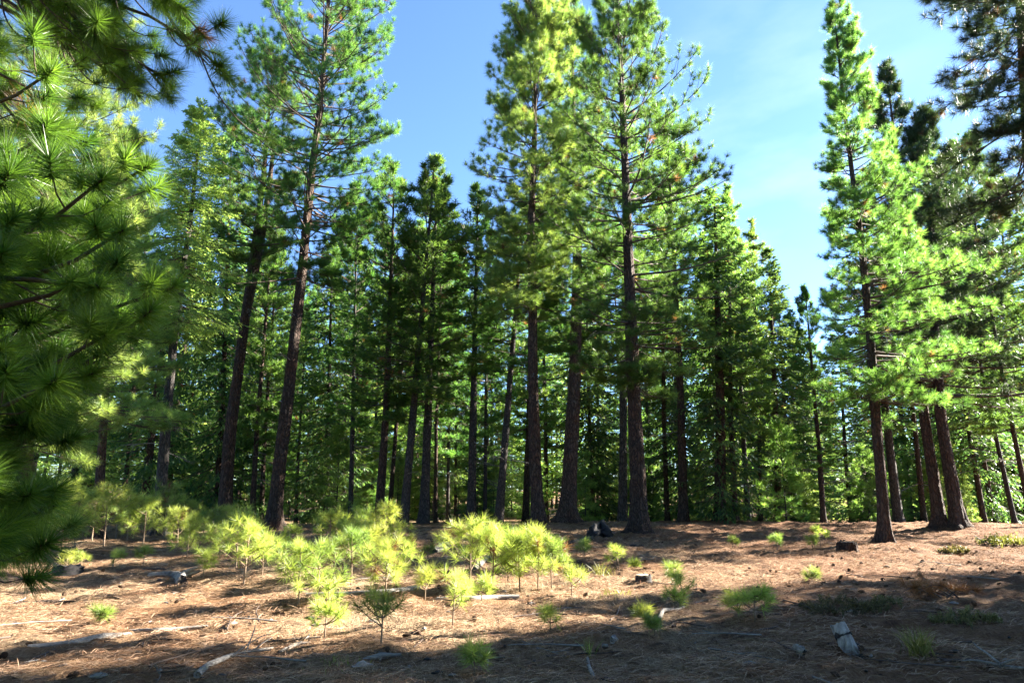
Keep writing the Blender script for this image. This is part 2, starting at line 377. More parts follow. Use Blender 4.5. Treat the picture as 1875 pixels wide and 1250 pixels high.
def pine_crown(rs, cf, H, r0, z0, rfun, whorl=.5, per=5, n=40, L=.2, w=.012, sub=7, mat_n=M_PINE, t_in=.35, dry=.01,
               el_top=.95, el_low=-.12, up_tip=.45, tufts_sub=2, sides=4, name='crown', gapp=0.0):
    zs = []
    z = z0
    while z < H - .25:
        zs += [z + rs.uniform(-.14, .14) for _ in range(max(3, per + rs.randint(-1, 2)))]
        z += whorl * rs.uniform(.75, 1.25)
    zs = np.clip(np.array(zs), z0 - .2, H - .1); N = len(zs)
    az = rs.rand(N) * 6.283
    f = (zs - z0) / (H - z0)                       # 0 bottom .. 1 top
    ln = rfun(f, az) * rs.uniform(.5, 1.22, N) + .15
    if gapp: ln *= np.where(rs.rand(N) < gapp, .45, 1)
    el0 = el_low + (el_top - el_low) * np.clip(f, 0, 1) ** 1.3 + rs.normal(0, .12, N)
    el1 = el0 + up_tip * rs.uniform(.4, 1.3, N)
    start = cf(zs)
    P = limb_lines(rs, start, az, el0, el1, ln)
    acc = Acc()
    rb = np.clip(.011 * ln + .008, .012, .055)
    tubes(acc, P, rb[:, None] * np.linspace(1, .22, P.shape[1])[None, :], sides, 0)
    # side shoots
    M = sub
    t = t_in + (1 - t_in) * (np.arange(M)[None, :] + rs.rand(N, M)) / M
    B, T = interp_line(P, t)
    sgn = np.where((np.arange(M)[None, :] + rs.randint(0, 2, (N, 1))) % 2 == 0, 1, -1)
    th = sgn * rs.uniform(.45, 1.05, (N, M))
    D = np.stack([T[..., 0] * np.cos(th) - T[..., 1] * np.sin(th), T[..., 0] * np.sin(th) + T[..., 1] * np.cos(th), T[..., 2] + rs.uniform(-.15, .4, (N, M))], -1)
    D = norm(D)
    sl_ = (ln[:, None] * .42 * (1.15 - t) + .16) * rs.uniform(.6, 1.3, (N, M))
    # short limbs keep fewer shoots
    keep = rs.rand(N, M) < np.clip(ln[:, None] / 1.1, .3, 1)
    B, D, sl_ = B[keep], D[keep], sl_[keep]
    mid = B + D * (sl_ * .5)[:, None] + np.array([0, 0, -.02])
    end = B + D * sl_[:, None] + np.stack([np.zeros_like(sl_), np.zeros_like(sl_), sl_ * .18], -1)
    SP_ = np.stack([B, mid, end], 1)
    tubes(acc, SP_, np.repeat(np.array([[.010, .008, .005]]), len(B), 0), 3, 0)
    tp = [end, P[:, -1]]; td = [norm(end - mid) + [0, 0, .25], norm(P[:, -1] - P[:, -2]) + [0, 0, .2]]
    for k in range(1, tufts_sub):
        q = rs.uniform(.3, .85, len(B))[:, None]
        off = norm(rs.normal(size=B.shape)) * .09
        tp.append(B * (1 - q) + end * q + off); td.append(D + norm(off) * .8 + [0, 0, .3])
    top = cf(np.array([H]))[:, :]; tp.append(top); td.append(np.array([[0, 0, 1.0]]))
    tp = np.concatenate(tp); td = np.concatenate(td)
    tufts(acc, rs, tp, td, L * rs.uniform(.8, 1.15, len(tp)), n, w, 1, dryfrac=dry)
    return acc.mesh(name, [M_TWIG, mat_n])

def fir_crown(rs, cf, H, r0, z0, rfun, whorl=.33, per=5, L=.15, w=.045, twig=12, leaf=7, mat_n=M_FIR, droop=-.25, tip=.25, hang=.2, name='crown', el_top=.6):
    zs = []; z = z0
    while z < H - .15:
        zs += [z + rs.uniform(-.15, .15) for _ in range(per)]
        z += whorl * rs.uniform(.7, 1.3)
    zs = np.clip(np.array(zs), z0 - .2, H - .05); N = len(zs); az = rs.rand(N) * 6.283
    f = (zs - z0) / (H - z0)
    ln = rfun(f, az) * rs.uniform(.6, 1.12, N) + .1
    el0 = droop + (el_top - droop) * np.clip(f, 0, 1) ** 2 + rs.normal(0, .1, N)
    P = limb_lines(rs, cf(zs), az, el0, el0 + tip * rs.uniform(.2, 1.4, N), ln, wob=.04)
    acc = Acc()
    tubes(acc, P, np.clip(.010 * ln + .006, .008, .04)[:, None] * np.linspace(1, .2, P.shape[1])[None, :], 3, 0)
    M = twig
    t = .12 + .88 * (np.arange(M)[None, :] + rs.rand(N, M)) / M
    B, T = interp_line(P, t)
    sgn = np.where(np.arange(M)[None, :] % 2 == 0, 1, -1)
    th = sgn * rs.uniform(.6, 1.0, (N, M))
    D = norm(np.stack([T[..., 0] * np.cos(th) - T[..., 1] * np.sin(th), T[..., 0] * np.sin(th) + T[..., 1] * np.cos(th), T[..., 2] - hang * rs.rand(N, M)], -1))
    tl = (ln[:, None] * .45 * (1.12 - t) * np.clip(t * 3.0, .3, 1) + .08) * rs.uniform(.7, 1.2, (N, M))
    keep = rs.rand(N, M) < np.clip(ln[:, None] / .9, .35, 1)
    B, D, tl, T = B[keep], D[keep], tl[keep], T[keep]
    q = (np.arange(leaf)[None, :] + rs.rand(len(B), leaf)) / leaf
    LP = B[:, None, :] + D[:, None, :] * (q * tl[:, None])[..., None]
    LP[..., 2] -= hang * (q * tl[:, None]) ** 1.5 * .6
    s = np.where(rs.rand(len(B), leaf) < .5, 1, -1) * rs.uniform(.3, 1.0, (len(B), leaf))
    Dx = D[:, None, :] + 0 * LP
    A = np.stack([Dx[..., 0] * np.cos(s) - Dx[..., 1] * np.sin(s), Dx[..., 0] * np.sin(s) + Dx[..., 1] * np.cos(s), Dx[..., 2] + rs.uniform(-.45 - hang, .25, s.shape)], -1)
    U = norm(rs.normal(0, .45, LP.shape) + np.array([0, 0, 1.0]))
    leaflets(acc, rs, LP.reshape(-1, 3), A.reshape(-1, 3), U.reshape(-1, 3), L, w, 1, dryfrac=.004)
    return acc.mesh(name, [M_TWIG, mat_n])

# dead branch prototypes: bare forked sticks along +X
def dead_proto(seed, ln):
    rs = np.random.RandomState(seed); acc = Acc()
    P = limb_lines(rs, np.zeros((1, 3)), np.zeros(1), np.array([.1]), np.array([-.5 + rs.rand()]), np.array([ln]), K=8, wob=.12)
    tubes(acc, P, np.linspace(.022, .006, 8)[None, :], 5, 0)
    t = rs.uniform(.3, .95, (1, 6)); B, T = interp_line(P, t); B = B[0]; T = T[0]
    az = np.arctan2(T[:, 1], T[:, 0]) + rs.choice([-1, 1], 6) * rs.uniform(.4, 1, 6)
    Q = limb_lines(rs, B, az, rs.uniform(-.5, .3, 6), rs.uniform(-.9, .4, 6), ln * rs.uniform(.2, .45, 6), K=5, wob=.15)
    tubes(acc, Q, np.repeat(np.linspace(.009, .004, 5)[None, :], 6, 0), 4, 0)
    return acc.mesh('dead_branch', [M_DEAD])
DEAD = [dead_proto(40 + i, l) for i, l in enumerate((.8, 1.1, 1.5, .6, 1.9))]
def add_dead(rs, root, cf, H, r0, za, zb, n, sc=1.0):
    for i in range(n):
        z = rs.uniform(za, zb); c = cf(np.array([z]))[0]; a = rs.rand() * 6.283; r = float(trunk_rad(z, H, r0)) * .85
        o = mobj('dead_branch', DEAD[rs.randint(len(DEAD))], root, (c[0] + r * math.cos(a), c[1] + r * math.sin(a), z))
        o.rotation_euler = (rs.uniform(-.4, .4), rs.uniform(-.1, .5), a); s = rs.uniform(.6, 1.1) * sc; o.scale = (s, s, s)

# ------------------------------------------------------------------ ground
def build_ground():
    xs = np.concatenate([[-900, -400, -200, -120, -80, -60], np.arange(-45, -20, 1.0), np.arange(-20, 20.01, .15), np.arange(21, 46, 1.0), [60, 80, 120, 200, 400, 900]])
    ys = np.concatenate([[-300, -100, -40, -15, -5, 0, 2, 3], np.arange(3.5, 14, .09), np.arange(14, 34, .16), np.arange(34.5, 60, 1.2), [65, 75, 90, 110, 150, 220, 400, 900, 1600]])
    X, Y = np.meshgrid(xs, ys); rs = np.random.RandomState(3)
    Z = height(X, Y)
    fine = (Y > 3) & (Y < 34) & (np.abs(X) < 20)
    Z = Z + np.where(fine, rs.normal(0, .020, X.shape), 0)
    ny, nx = X.shape; V = np.stack([X, Y, Z], -1).reshape(-1, 3)
    i = np.arange(nx * ny).reshape(ny, nx)
    a, b, c, d = i[:-1, :-1], i[:-1, 1:], i[1:, 1:], i[1:, :-1]
    t = np.concatenate([np.stack([a, b, c], -1).reshape(-1, 3), np.stack([a, c, d], -1).reshape(-1, 3)])
    acc = Acc(); acc.add(V, t, 0, smooth=True)
    tag(mobj('ground', acc.mesh('ground', [M_GROUND])), kind='structure')
build_ground()

# loose litter: fallen needles, one object, nobody could count them
def build_litter():
    rs = np.random.RandomState(11); acc = Acc()
    N = 330000
    d = 4.2 + (rs.rand(N) ** 1.35) * 27
    x = rs.uniform(-.82, .82, N) * (d + 1.5)
    k = noise_mask(x, d) > rs.rand(N) * .75
    x, d = x[k], d[k]; n = len(x)
    z = height(x, d) + .012 + rs.rand(n) * .022
    a = rs.rand(n) * 6.283; a = np.where(rs.rand(n) < .45, rs.normal(.15, .5, n), a)
    L = rs.uniform(.08, .19, n); w = np.clip(.0022 + .0003 * d, .003, .0085) * rs.uniform(.7, 1.3, n)
    tilt = rs.normal(.0, .16, n)
    D = np.stack([np.cos(a) * np.cos(tilt), np.sin(a) * np.cos(tilt), np.sin(tilt)], -1)
    P = np.stack([x, d, z], -1); S = np.stack([-np.sin(a), np.cos(a), rs.normal(0, .5, n)], -1); S = norm(S)
    m = P + D * (L * .5)[:, None] + np.array([0, 0, .008]); e = P + D * L[:, None]
    e[:, 2] = np.maximum(e[:, 2], z - .01)
    V = np.stack([P - S * w[:, None] * .5, P + S * w[:, None] * .5, m + S * w[:, None] * .5, m - S * w[:, None] * .5, e], 1).reshape(-1, 3)
    i = np.arange(n)[:, None] * 5
    t = np.concatenate([i + [0, 1, 2], i + [0, 2, 3], i + [3, 2, 4]])
    acc.add(V, t, 0, var=np.repeat(rs.rand(n), 5))
    tag(mobj('needle_litter', acc.mesh('needle_litter', [M_LITTER])), label='rust and straw coloured fallen pine needles covering the clearing', cat='needle litter', kind='stuff')
def noise_mask(x, y):
    return .5 + .25 * np.sin(1.7 * x + 2.3 * np.sin(.9 * y)) + .25 * np.sin(2.1 * y + 1.9 * np.sin(1.1 * x + 1)) + .12 * np.sin(5.3 * x + 4.1 * y)
build_litter()

# ------------------------------------------------------------------ hero trees
def hero(name, label, cat, base, Y, path, wpx, kind, z_crown_px, rfun, seed, group='tall conifers round the clearing', dead=(0, 0, 0), bark=None, **kw):
    """base (u) on the ground at depth Y, path [(u,v)...] up the centre line, last one is the tip"""
    rs = np.random.RandomState(seed)
    p0 = at_y(base[0], base[1], Y); x0 = p0[0]; z0 = H1(x0, Y)
    pts = [(0, 0, 0)]
    for (u, v) in path:
        q = at_y(u, v, Y); pts.append((q[0] - x0, rs.uniform(-.08, .08), q[2] - z0))
    H = pts[-1][2]; cf = path_fn(pts)
    r0 = wpx * (Y / CP) / F / 2 * .72
    root = empty(name, (x0, Y, z0)); tag(root, label, cat, group)
    bark = bark or (M_BARKG if kind == 'fir' else M_BARK)
    mobj('trunk', trunk_mesh(rs, cf, H, r0, bark, furrow=.026, flare=.6), root)
    zc = at_y(base[0], z_crown_px, Y)[2] - z0
    fn = pine_crown if kind == 'pine' else fir_crown
    mobj('crown', fn(rs, cf, H, r0, zc, rfun, **kw), root)
    if dead[2]: add_dead(rs, root, cf, H, r0, dead[0], dead[1], dead[2])
    return root

def prof(f, pts):
    xs, ys = zip(*pts); return np.interp(f, xs, ys)

# A: tall airy pine on the left
hero('pine_tree', 'tall airy pine with a long bare trunk leaning right, standing left of the sapling thicket', 'pine tree', (500, 966), 29,
     [(512, 850), (530, 700), (552, 520), (570, 330), (585, 200), (600, 20), (612, -170)], 33, 'pine', 505,
     lambda f, az: prof(f, [(0, 2.3), (.12, 3.5), (.35, 3.9), (.6, 3.3), (.85, 2.0), (1, .3)]) * (1 - .1 * np.cos(az)), 101,
     whorl=.46, per=6, n=88, L=.27, w=.010, sub=9, t_in=.4, mat_n=M_PINE, dead=(7, 11.5, 7), up_tip=.6, dry=.012)
# B: forked dark pine
hero('pine_tree', 'dark pine with its trunk forking halfway, just left of the tall airy pine', 'pine tree', (412, 940), 31,
     [(420, 800), (438, 660), (455, 540), (470, 420), (482, 330), (500, 110)], 32, 'pine', 500,
     lambda f, az: prof(f, [(0, 1.9), (.2, 2.6), (.5, 2.7), (.8, 1.8), (1, .2)]) * (1 - .15 * np.cos(az)), 102,
     whorl=.52, per=5, n=75, L=.27, w=.011, sub=8, mat_n=M_PINE, dead=(6, 11, 6), dry=.012)
def fork_stem():
    rs = np.random.RandomState(77); Y = 31.15
    root = [o for o in COL.objects if o.get('label', '').startswith('dark pine with its trunk forking')][0]
    bx, bz = root.location.x, root.location.z
    pts = []
    for (u, v) in [(447, 590), (462, 520), (478, 440), (492, 350), (505, 230)]:
        q = at_y(u, v, Y); pts.append((q[0] - bx, Y - 31, q[2] - bz))
    acc = Acc(); P = np.array(pts)[None]
    tubes(acc, P, np.array([[.22, .2, .17, .13, .05]]), 12, 0)
    mobj('forked_stem', acc.mesh('forked_stem', [M_BARK]), root)
fork_stem()
# C: bright fir on the left
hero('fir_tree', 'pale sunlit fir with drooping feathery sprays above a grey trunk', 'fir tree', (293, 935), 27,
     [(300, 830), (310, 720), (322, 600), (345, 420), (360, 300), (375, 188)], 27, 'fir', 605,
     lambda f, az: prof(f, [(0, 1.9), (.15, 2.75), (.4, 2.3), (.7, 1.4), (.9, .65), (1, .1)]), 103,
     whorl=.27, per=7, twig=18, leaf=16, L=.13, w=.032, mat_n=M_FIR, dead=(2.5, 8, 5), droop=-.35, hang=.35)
# G: bright centre pine
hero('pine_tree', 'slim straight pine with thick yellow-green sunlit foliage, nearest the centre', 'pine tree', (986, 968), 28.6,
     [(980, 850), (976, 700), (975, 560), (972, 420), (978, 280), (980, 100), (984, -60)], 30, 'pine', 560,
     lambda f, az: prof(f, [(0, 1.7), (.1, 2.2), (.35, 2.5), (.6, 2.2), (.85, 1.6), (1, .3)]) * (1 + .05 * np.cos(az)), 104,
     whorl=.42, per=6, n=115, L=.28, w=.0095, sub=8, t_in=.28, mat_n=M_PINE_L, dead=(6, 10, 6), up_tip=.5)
# H: stout pine behind, trunk lit on the right
hero('pine_tree', 'stout pine with a furrowed trunk lit on its right edge, right of the centre pine', 'pine tree', (1038, 957), 30.5,
     [(1044, 850), (1052, 700), (1056, 560), (1058, 400), (1050, 250), (1045, -20)], 38, 'pine', 640,
     lambda f, az: prof(f, [(0, 1.6), (.2, 2.1), (.6, 2.0), (.85, 1.2), (1, .2)]), 105,
     whorl=.6, per=5, n=75, L=.28, w=.011, sub=8, mat_n=M_PINE, dead=(3, 8, 6), dry=.02)
# J: biggest pine
hero('pine_tree', 'largest pine, thick dark trunk with flared foot and wide layered crown right of centre', 'pine tree', (1172, 976), 25.8,
     [(1166, 850), (1160, 700), (1154, 560), (1149, 420), (1144, 280), (1136, 100), (1128, -70)], 39, 'pine', 705,
     lambda f, az: prof(f, [(0, 1.7), (.12, 3.4), (.4, 3.5), (.65, 2.7), (.88, 1.5), (1, .3)]) * (1 + .1 * np.cos(az)), 106,
     whorl=.52, per=5, n=100, L=.27, w=.0095, sub=9, t_in=.3, mat_n=M_PINE, dead=(4.5, 8, 8), up_tip=.5)
# P: right pine
hero('pine_tree', 'tall leaning pine right in the clearing, crown thin left and wide sunlit right', 'pine tree', (1622, 1000), 20.5,
     [(1614, 900), (1606, 780), (1594, 620), (1577, 450), (1560, 320), (1542, 180), (1524, 0)], 26, 'pine', 735,
     lambda f, az: prof(f, [(0, 1.8), (.12, 2.15), (.35, 1.6), (.55, 1.1), (.75, .78), (.92, .48), (1, .12)]) * (1 + .45 * np.cos(az)), 107,
     whorl=.36, per=6, n=85, L=.20, w=.0075, sub=7, t_in=.34, mat_n=M_PINE_M, dead=(4.2, 5.6, 6), up_tip=.55)
# Q: two dark pines on the right
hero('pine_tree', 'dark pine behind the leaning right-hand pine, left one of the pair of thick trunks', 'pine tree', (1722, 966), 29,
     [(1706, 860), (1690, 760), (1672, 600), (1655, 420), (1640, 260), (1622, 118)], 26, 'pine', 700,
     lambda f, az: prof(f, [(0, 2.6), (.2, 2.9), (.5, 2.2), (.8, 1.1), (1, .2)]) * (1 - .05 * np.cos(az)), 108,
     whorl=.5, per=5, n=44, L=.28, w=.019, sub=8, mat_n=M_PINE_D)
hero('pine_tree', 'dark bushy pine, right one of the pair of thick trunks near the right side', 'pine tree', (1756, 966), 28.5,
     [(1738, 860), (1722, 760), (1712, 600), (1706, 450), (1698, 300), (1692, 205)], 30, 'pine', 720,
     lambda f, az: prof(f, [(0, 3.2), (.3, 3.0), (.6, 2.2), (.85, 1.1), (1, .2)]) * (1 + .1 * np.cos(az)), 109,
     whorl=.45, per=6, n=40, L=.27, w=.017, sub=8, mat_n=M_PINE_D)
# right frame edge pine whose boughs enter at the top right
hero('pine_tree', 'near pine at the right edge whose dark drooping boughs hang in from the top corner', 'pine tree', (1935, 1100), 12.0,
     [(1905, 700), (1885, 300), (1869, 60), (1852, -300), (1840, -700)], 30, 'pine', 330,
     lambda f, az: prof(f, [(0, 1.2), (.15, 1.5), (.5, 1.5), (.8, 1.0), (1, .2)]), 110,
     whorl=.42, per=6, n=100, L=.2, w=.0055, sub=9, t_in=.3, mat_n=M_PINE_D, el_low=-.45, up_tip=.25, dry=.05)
# left: pines standing behind the near one
hero('pine_tree', 'full bushy pine behind the near boughs at the far left, its top above the frame', 'pine tree', (40, 1010), 17,
     [(60, 700), (90, 300), (120, -200), (135, -420)], 30, 'pine', 820,
     lambda f, az: prof(f, [(0, 2.0), (.3, 2.2), (.6, 1.8), (.85, 1.0), (1, .2)]), 111,
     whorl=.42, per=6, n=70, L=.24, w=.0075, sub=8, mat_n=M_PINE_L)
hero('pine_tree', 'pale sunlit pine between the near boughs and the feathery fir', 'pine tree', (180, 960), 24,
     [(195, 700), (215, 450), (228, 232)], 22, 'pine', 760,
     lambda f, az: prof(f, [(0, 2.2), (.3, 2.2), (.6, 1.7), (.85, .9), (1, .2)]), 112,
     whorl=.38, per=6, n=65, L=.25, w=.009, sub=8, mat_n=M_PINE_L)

# ------------------------------------------------------------------ near pine at the left: boughs with long needles
def near_pine():
    rs = np.random.RandomState(21)
    bx, by = -5.9, 5.2; bz = H1(bx, by)
    root = empty('near_pine_tree', (bx, by, bz))
    tag(root, 'near pine at the left edge, big long-needled boughs reaching in over the clearing', 'pine tree')
    H = 15.0; cf = path_fn([(0, 0, 0), (.1, .1, 8), (0, 0, H)])
    mobj('trunk', trunk_mesh(rs, cf, H, .24, M_BARK), root)
    acc = Acc(); lines = []
    ends = []
    # bough tips inside the frame: (u, v, depth)
    tips = [(285, 350, 4.6), (262, 300, 5.2), (230, 420, 4.3), (290, 520, 4.8), (245, 480, 5.4), (200, 560, 4.2), (150, 470, 3.9), (90, 480, 3.6),
            (60, 600, 3.4), (215, 640, 4.9), (150, 640, 4.1), (110, 700, 4.6), (40, 800, 3.5), (180, 740, 5.0), (130, 800, 4.6), (70, 700, 4.0), (150, 870, 5.2),
            (90, 900, 4.4), (30, 930, 4.0), (60, 990, 4.9), (110, 960, 5.6), (10, 1010, 4.3), (180, 330, 4.2), (120, 260, 4.7), (70, 200, 4.1), (95, 110, 4.4),
            (40, 330, 3.7), (20, 420, 3.9), (100, 390, 4.6), (60, 540, 4.6), (0, 680, 3.6), (20, 560, 4.2), (170, 400, 5.6), (0, 880, 3.9), (-20, 250, 3.8)]
    for (u, v, d) in tips:
        e = at_y(u - 34, v, d) - np.array([bx, by, bz]); ends.append((e, rs.uniform(-.15, .55)))
    # high boughs across the top-left corner
    for (u, v, d) in [(395, 70, 6.2), (385, 150, 6.6), (340, 40, 5.8), (300, 130, 6.0), (350, 175, 6.9), (240, 70, 5.6), (270, 190, 6.4), (200, 20, 5.4), (150, -20, 5.2), (360, -20, 6.4),
                      (215, 150, 6.2), (180, 100, 5.9), (310, -40, 5.8), (250, -60, 6.4)]:
        e = at_y(u, v, d) - np.array([bx, by, bz]); ends.append((e, rs.uniform(.7, 1.1)))
    # boughs on the sides the camera does not see well
    for k in range(34):
        a = rs.uniform(1.2, 5.3); l = rs.uniform(1.6, 2.8); z = rs.uniform(1.2, 11)
        ends.append((np.array([math.cos(a) * l, math.sin(a) * l, z]), rs.uniform(0, .6)))
    for k in range(30):
        a = rs.uniform(-3.1, 3.1); z = rs.uniform(8.2, 14.6); l = (15.6 - z) * .32
        ends.append((np.array([math.cos(a) * l, math.sin(a) * l, z]), rs.uniform(-.3, .2)))
    for k in range(22):
        v = rs.uniform(280, 990); u = rs.uniform(-20, 1) + rs.rand() * np.interp(v, [280, 540, 640, 800, 990], [215, 215, 150, 100, 60])
        ends.append((at_y(u, v, rs.uniform(4.0, 6.4)) - np.array([bx, by, bz]), rs.uniform(-.6, .8)))
    K = 9; t = np.linspace(0, 1, K)
    for e, rise in ends:
        s = cf(np.array([np.clip(e[2] - .1 + rise, .5, 14.6)]))[0]
        l = np.linalg.norm(e - s)
        # sag in the middle, tip turning up
        P = s[None] * (1 - t)[:, None] + e[None] * t[:, None]
        P[:, 2] += -.10 * l * np.sin(t * math.pi) * (rs.uniform(.2, 2.2) if rise < .6 else -1.3) + .03 * l * np.sin(t * 9 + rs.rand() * 6) * t
        P[:, 0] += rs.uniform(-.1, .1) * l * np.sin(t * math.pi * 1.5); P[:, 1] += rs.uniform(-.1, .1) * l * np.sin(t * math.pi * 1.3)
        lines.append(P)
    P = np.array(lines); N = len(P); ln = np.linalg.norm(P[:, -1] - P[:, 0], axis=1)
    tubes(acc, P, (.010 + .0075 * ln)[:, None] * np.linspace(1, .3, K)[None], 7, 0)
    M = 8
    tt = .35 + .62 * (np.arange(M)[None] + rs.rand(N, M)) / M
    B, T = interp_line(P, tt)
    sg = np.where(np.arange(M)[None] % 2 == 0, 1, -1) * rs.uniform(.35, .95, (N, M))
    D = norm(np.stack([T[..., 0] * np.cos(sg) - T[..., 1] * np.sin(sg), T[..., 0] * np.sin(sg) + T[..., 1] * np.cos(sg), T[..., 2] * .6 + rs.uniform(-.35, .25, (N, M))], -1))
    sl_ = (.5 * (1.15 - tt) + .22) * rs.uniform(.6, 1.35, (N, M))
    B = B.reshape(-1, 3); D = D.reshape(-1, 3); sl_ = sl_.ravel()
    m1 = B + D * (sl_ * .5)[:, None] - np.array([0, 0, 1]) * (sl_ * .12)[:, None]
    e1 = B + D * sl_[:, None] + np.array([0, 0, 1]) * (sl_ * .06)[:, None]
    S = np.stack([B, m1, e1], 1)
    tubes(acc, S, np.repeat([[.007, .0055, .004]], len(B), 0), 5, 0)
    tp = np.concatenate([e1, P[:, -1]]); td = np.concatenate([norm(e1 - m1) + [0, 0, .15], norm(P[:, -1] - P[:, -2]) + [0, 0, .15]])
    tufts(acc, rs, tp, td, .20 * rs.uniform(.85, 1.15, len(tp)), 330, .0052, 1, dryfrac=.015, spread=(.2, 1.75), shoot=.55, up=.02)
    # hanging bare twigs with curved tips under the high bough
    h = 26; st, _ = interp_line(P[35:49], rs.uniform(.45, .9, (14, 2))); st = st.reshape(-1, 3)
    q = limb_lines(rs, st, rs.uniform(-.5, 1.0, len(st)), rs.uniform(-1.35, -.9, len(st)), rs.uniform(-.1, .4, len(st)), rs.uniform(.7, 1.3, len(st)), K=9, wob=.08)
    tubes(acc, q, np.repeat(np.linspace(.010, .004, 9)[None], len(q), 0), 5, 0)
    tufts(acc, rs, q[:, -1], norm(q[:, -1] - q[:, -2]), .17, 150, .004, 1, dryfrac=.1, spread=(.15, 1.3), shoot=.7)
    mobj('crown', acc.mesh('crown', [M_TWIG, M_NEAR]), root)
near_pine()

# ------------------------------------------------------------------ shared crowns for the wood behind (20 m tall, base at 0)
def straight(H): return path_fn([(0, 0, 0), (.05, .03, H * .5), (0, 0, H)])
PROTO_H = 20.0
def mk_protos():
    R = {}
    pc = lambda sd, z0, r, **k: pine_crown(np.random.RandomState(sd), straight(20), 20, .2, z0, lambda f, az: prof(f, [(0, r * .7), (.2, r), (.55, r * .85), (.85, r * .45), (1, .15)]),
                                            whorl=k.pop('whorl', .62), per=5, n=18, L=.32, w=.034, sub=7, sides=3, mat_n=k.pop('mat', M_PINE), **k)
    R['pine'] = [pc(201, 6.5, 2.3), pc(202, 8, 2.1, mat=M_PINE_M), pc(203, 5.5, 2.6), pc(204, 5, 2.2, gapp=.3, mat=M_PINE_M), pc(205, 9, 2.0)]
    R['pinelow'] = [pc(206, 4.5, 2.4), pc(207, 3.0, 2.5, mat=M_PINE_M)]
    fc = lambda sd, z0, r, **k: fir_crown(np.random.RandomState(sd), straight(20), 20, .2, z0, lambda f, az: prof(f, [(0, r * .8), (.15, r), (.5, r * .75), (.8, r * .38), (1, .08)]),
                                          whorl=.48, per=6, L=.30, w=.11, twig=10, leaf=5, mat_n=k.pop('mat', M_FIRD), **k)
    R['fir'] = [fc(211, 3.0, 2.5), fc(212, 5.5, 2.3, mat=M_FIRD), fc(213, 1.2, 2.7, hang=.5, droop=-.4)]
    R['firlow'] = [R['fir'][2], fc(216, .8, 2.9)]
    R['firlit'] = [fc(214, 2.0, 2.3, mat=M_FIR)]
    R['young'] = [pine_crown(np.random.RandomState(220 + i), straight(5), 5, .05, .5, lambda f, az: prof(f, [(0, 1.0), (.3, 1.15), (.7, .7), (1, .15)]), whorl=.42, per=5, n=16, L=.30, w=.03, sub=5, sides=3, mat_n=M_PINE_L) for i in range(2)]
    R['youngfir'] = [fir_crown(np.random.RandomState(230 + i), straight(5), 5, .05, .2, lambda f, az: prof(f, [(0, 1.5), (.3, 1.3), (.7, .7), (1, .1)]), whorl=.3, per=6, L=.26, w=.08, twig=10, leaf=5, mat_n=M_FIR if i else M_FIRD) for i in range(2)]
    return R
PR = mk_protos()
TRUNKS = [trunk_mesh(np.random.RandomState(240 + i), path_fn([(0, 0, 0), (.12 * (i - 1), .05, 6), (.05, 0, 20)]), 20, .2, (M_BARK, M_BARKG, M_BARK)[i], flare=.35, step=.8, sides=10) for i in range(3)]
YTRUNK = trunk_mesh(np.random.RandomState(250), straight(5), 5, .045, M_BARKG, flare=.2, step=.6, sides=7)

def place_tree(name, x, y, H, kind, width, rs, label, cat, group, lean=0.0, rr=None, dead=0, variant=None, wide=1.0):
    z = H1(x, y)
    root = empty(name, (x, y, z - .05), (rs.uniform(-.015, .015), lean, 0)); tag(root, label, cat, group)
    PH = 5.0 if kind.startswith('young') else 20.0
    s = H / PH
    tr = mobj('trunk', YTRUNK if PH == 5 else TRUNKS[rs.randint(3)], root)
    r0 = .045 if PH == 5 else .2
    k = (width / 2) / r0; tr.scale = (k, k, s)
    pl = PR[kind]; cr = mobj('crown', pl[rs.randint(len(pl)) if variant is None else variant], root)
    c = s ** .75 * wide if PH == 20 else s
    cr.scale = (c, c, s); cr.rotation_euler = (0, 0, rs.rand() * 6.283)
    for i in range(dead):
        zz = rs.uniform(.12, .42) * H; a = rs.rand() * 6.283
        o = mobj('dead_branch', DEAD[rs.randint(len(DEAD))], root, (0, 0, zz)); o.rotation_euler = (rs.uniform(-.3, .3), rs.uniform(-.2, .5), a)
        q = rs.uniform(.7, 1.2); o.scale = (q, q, q)
    return root

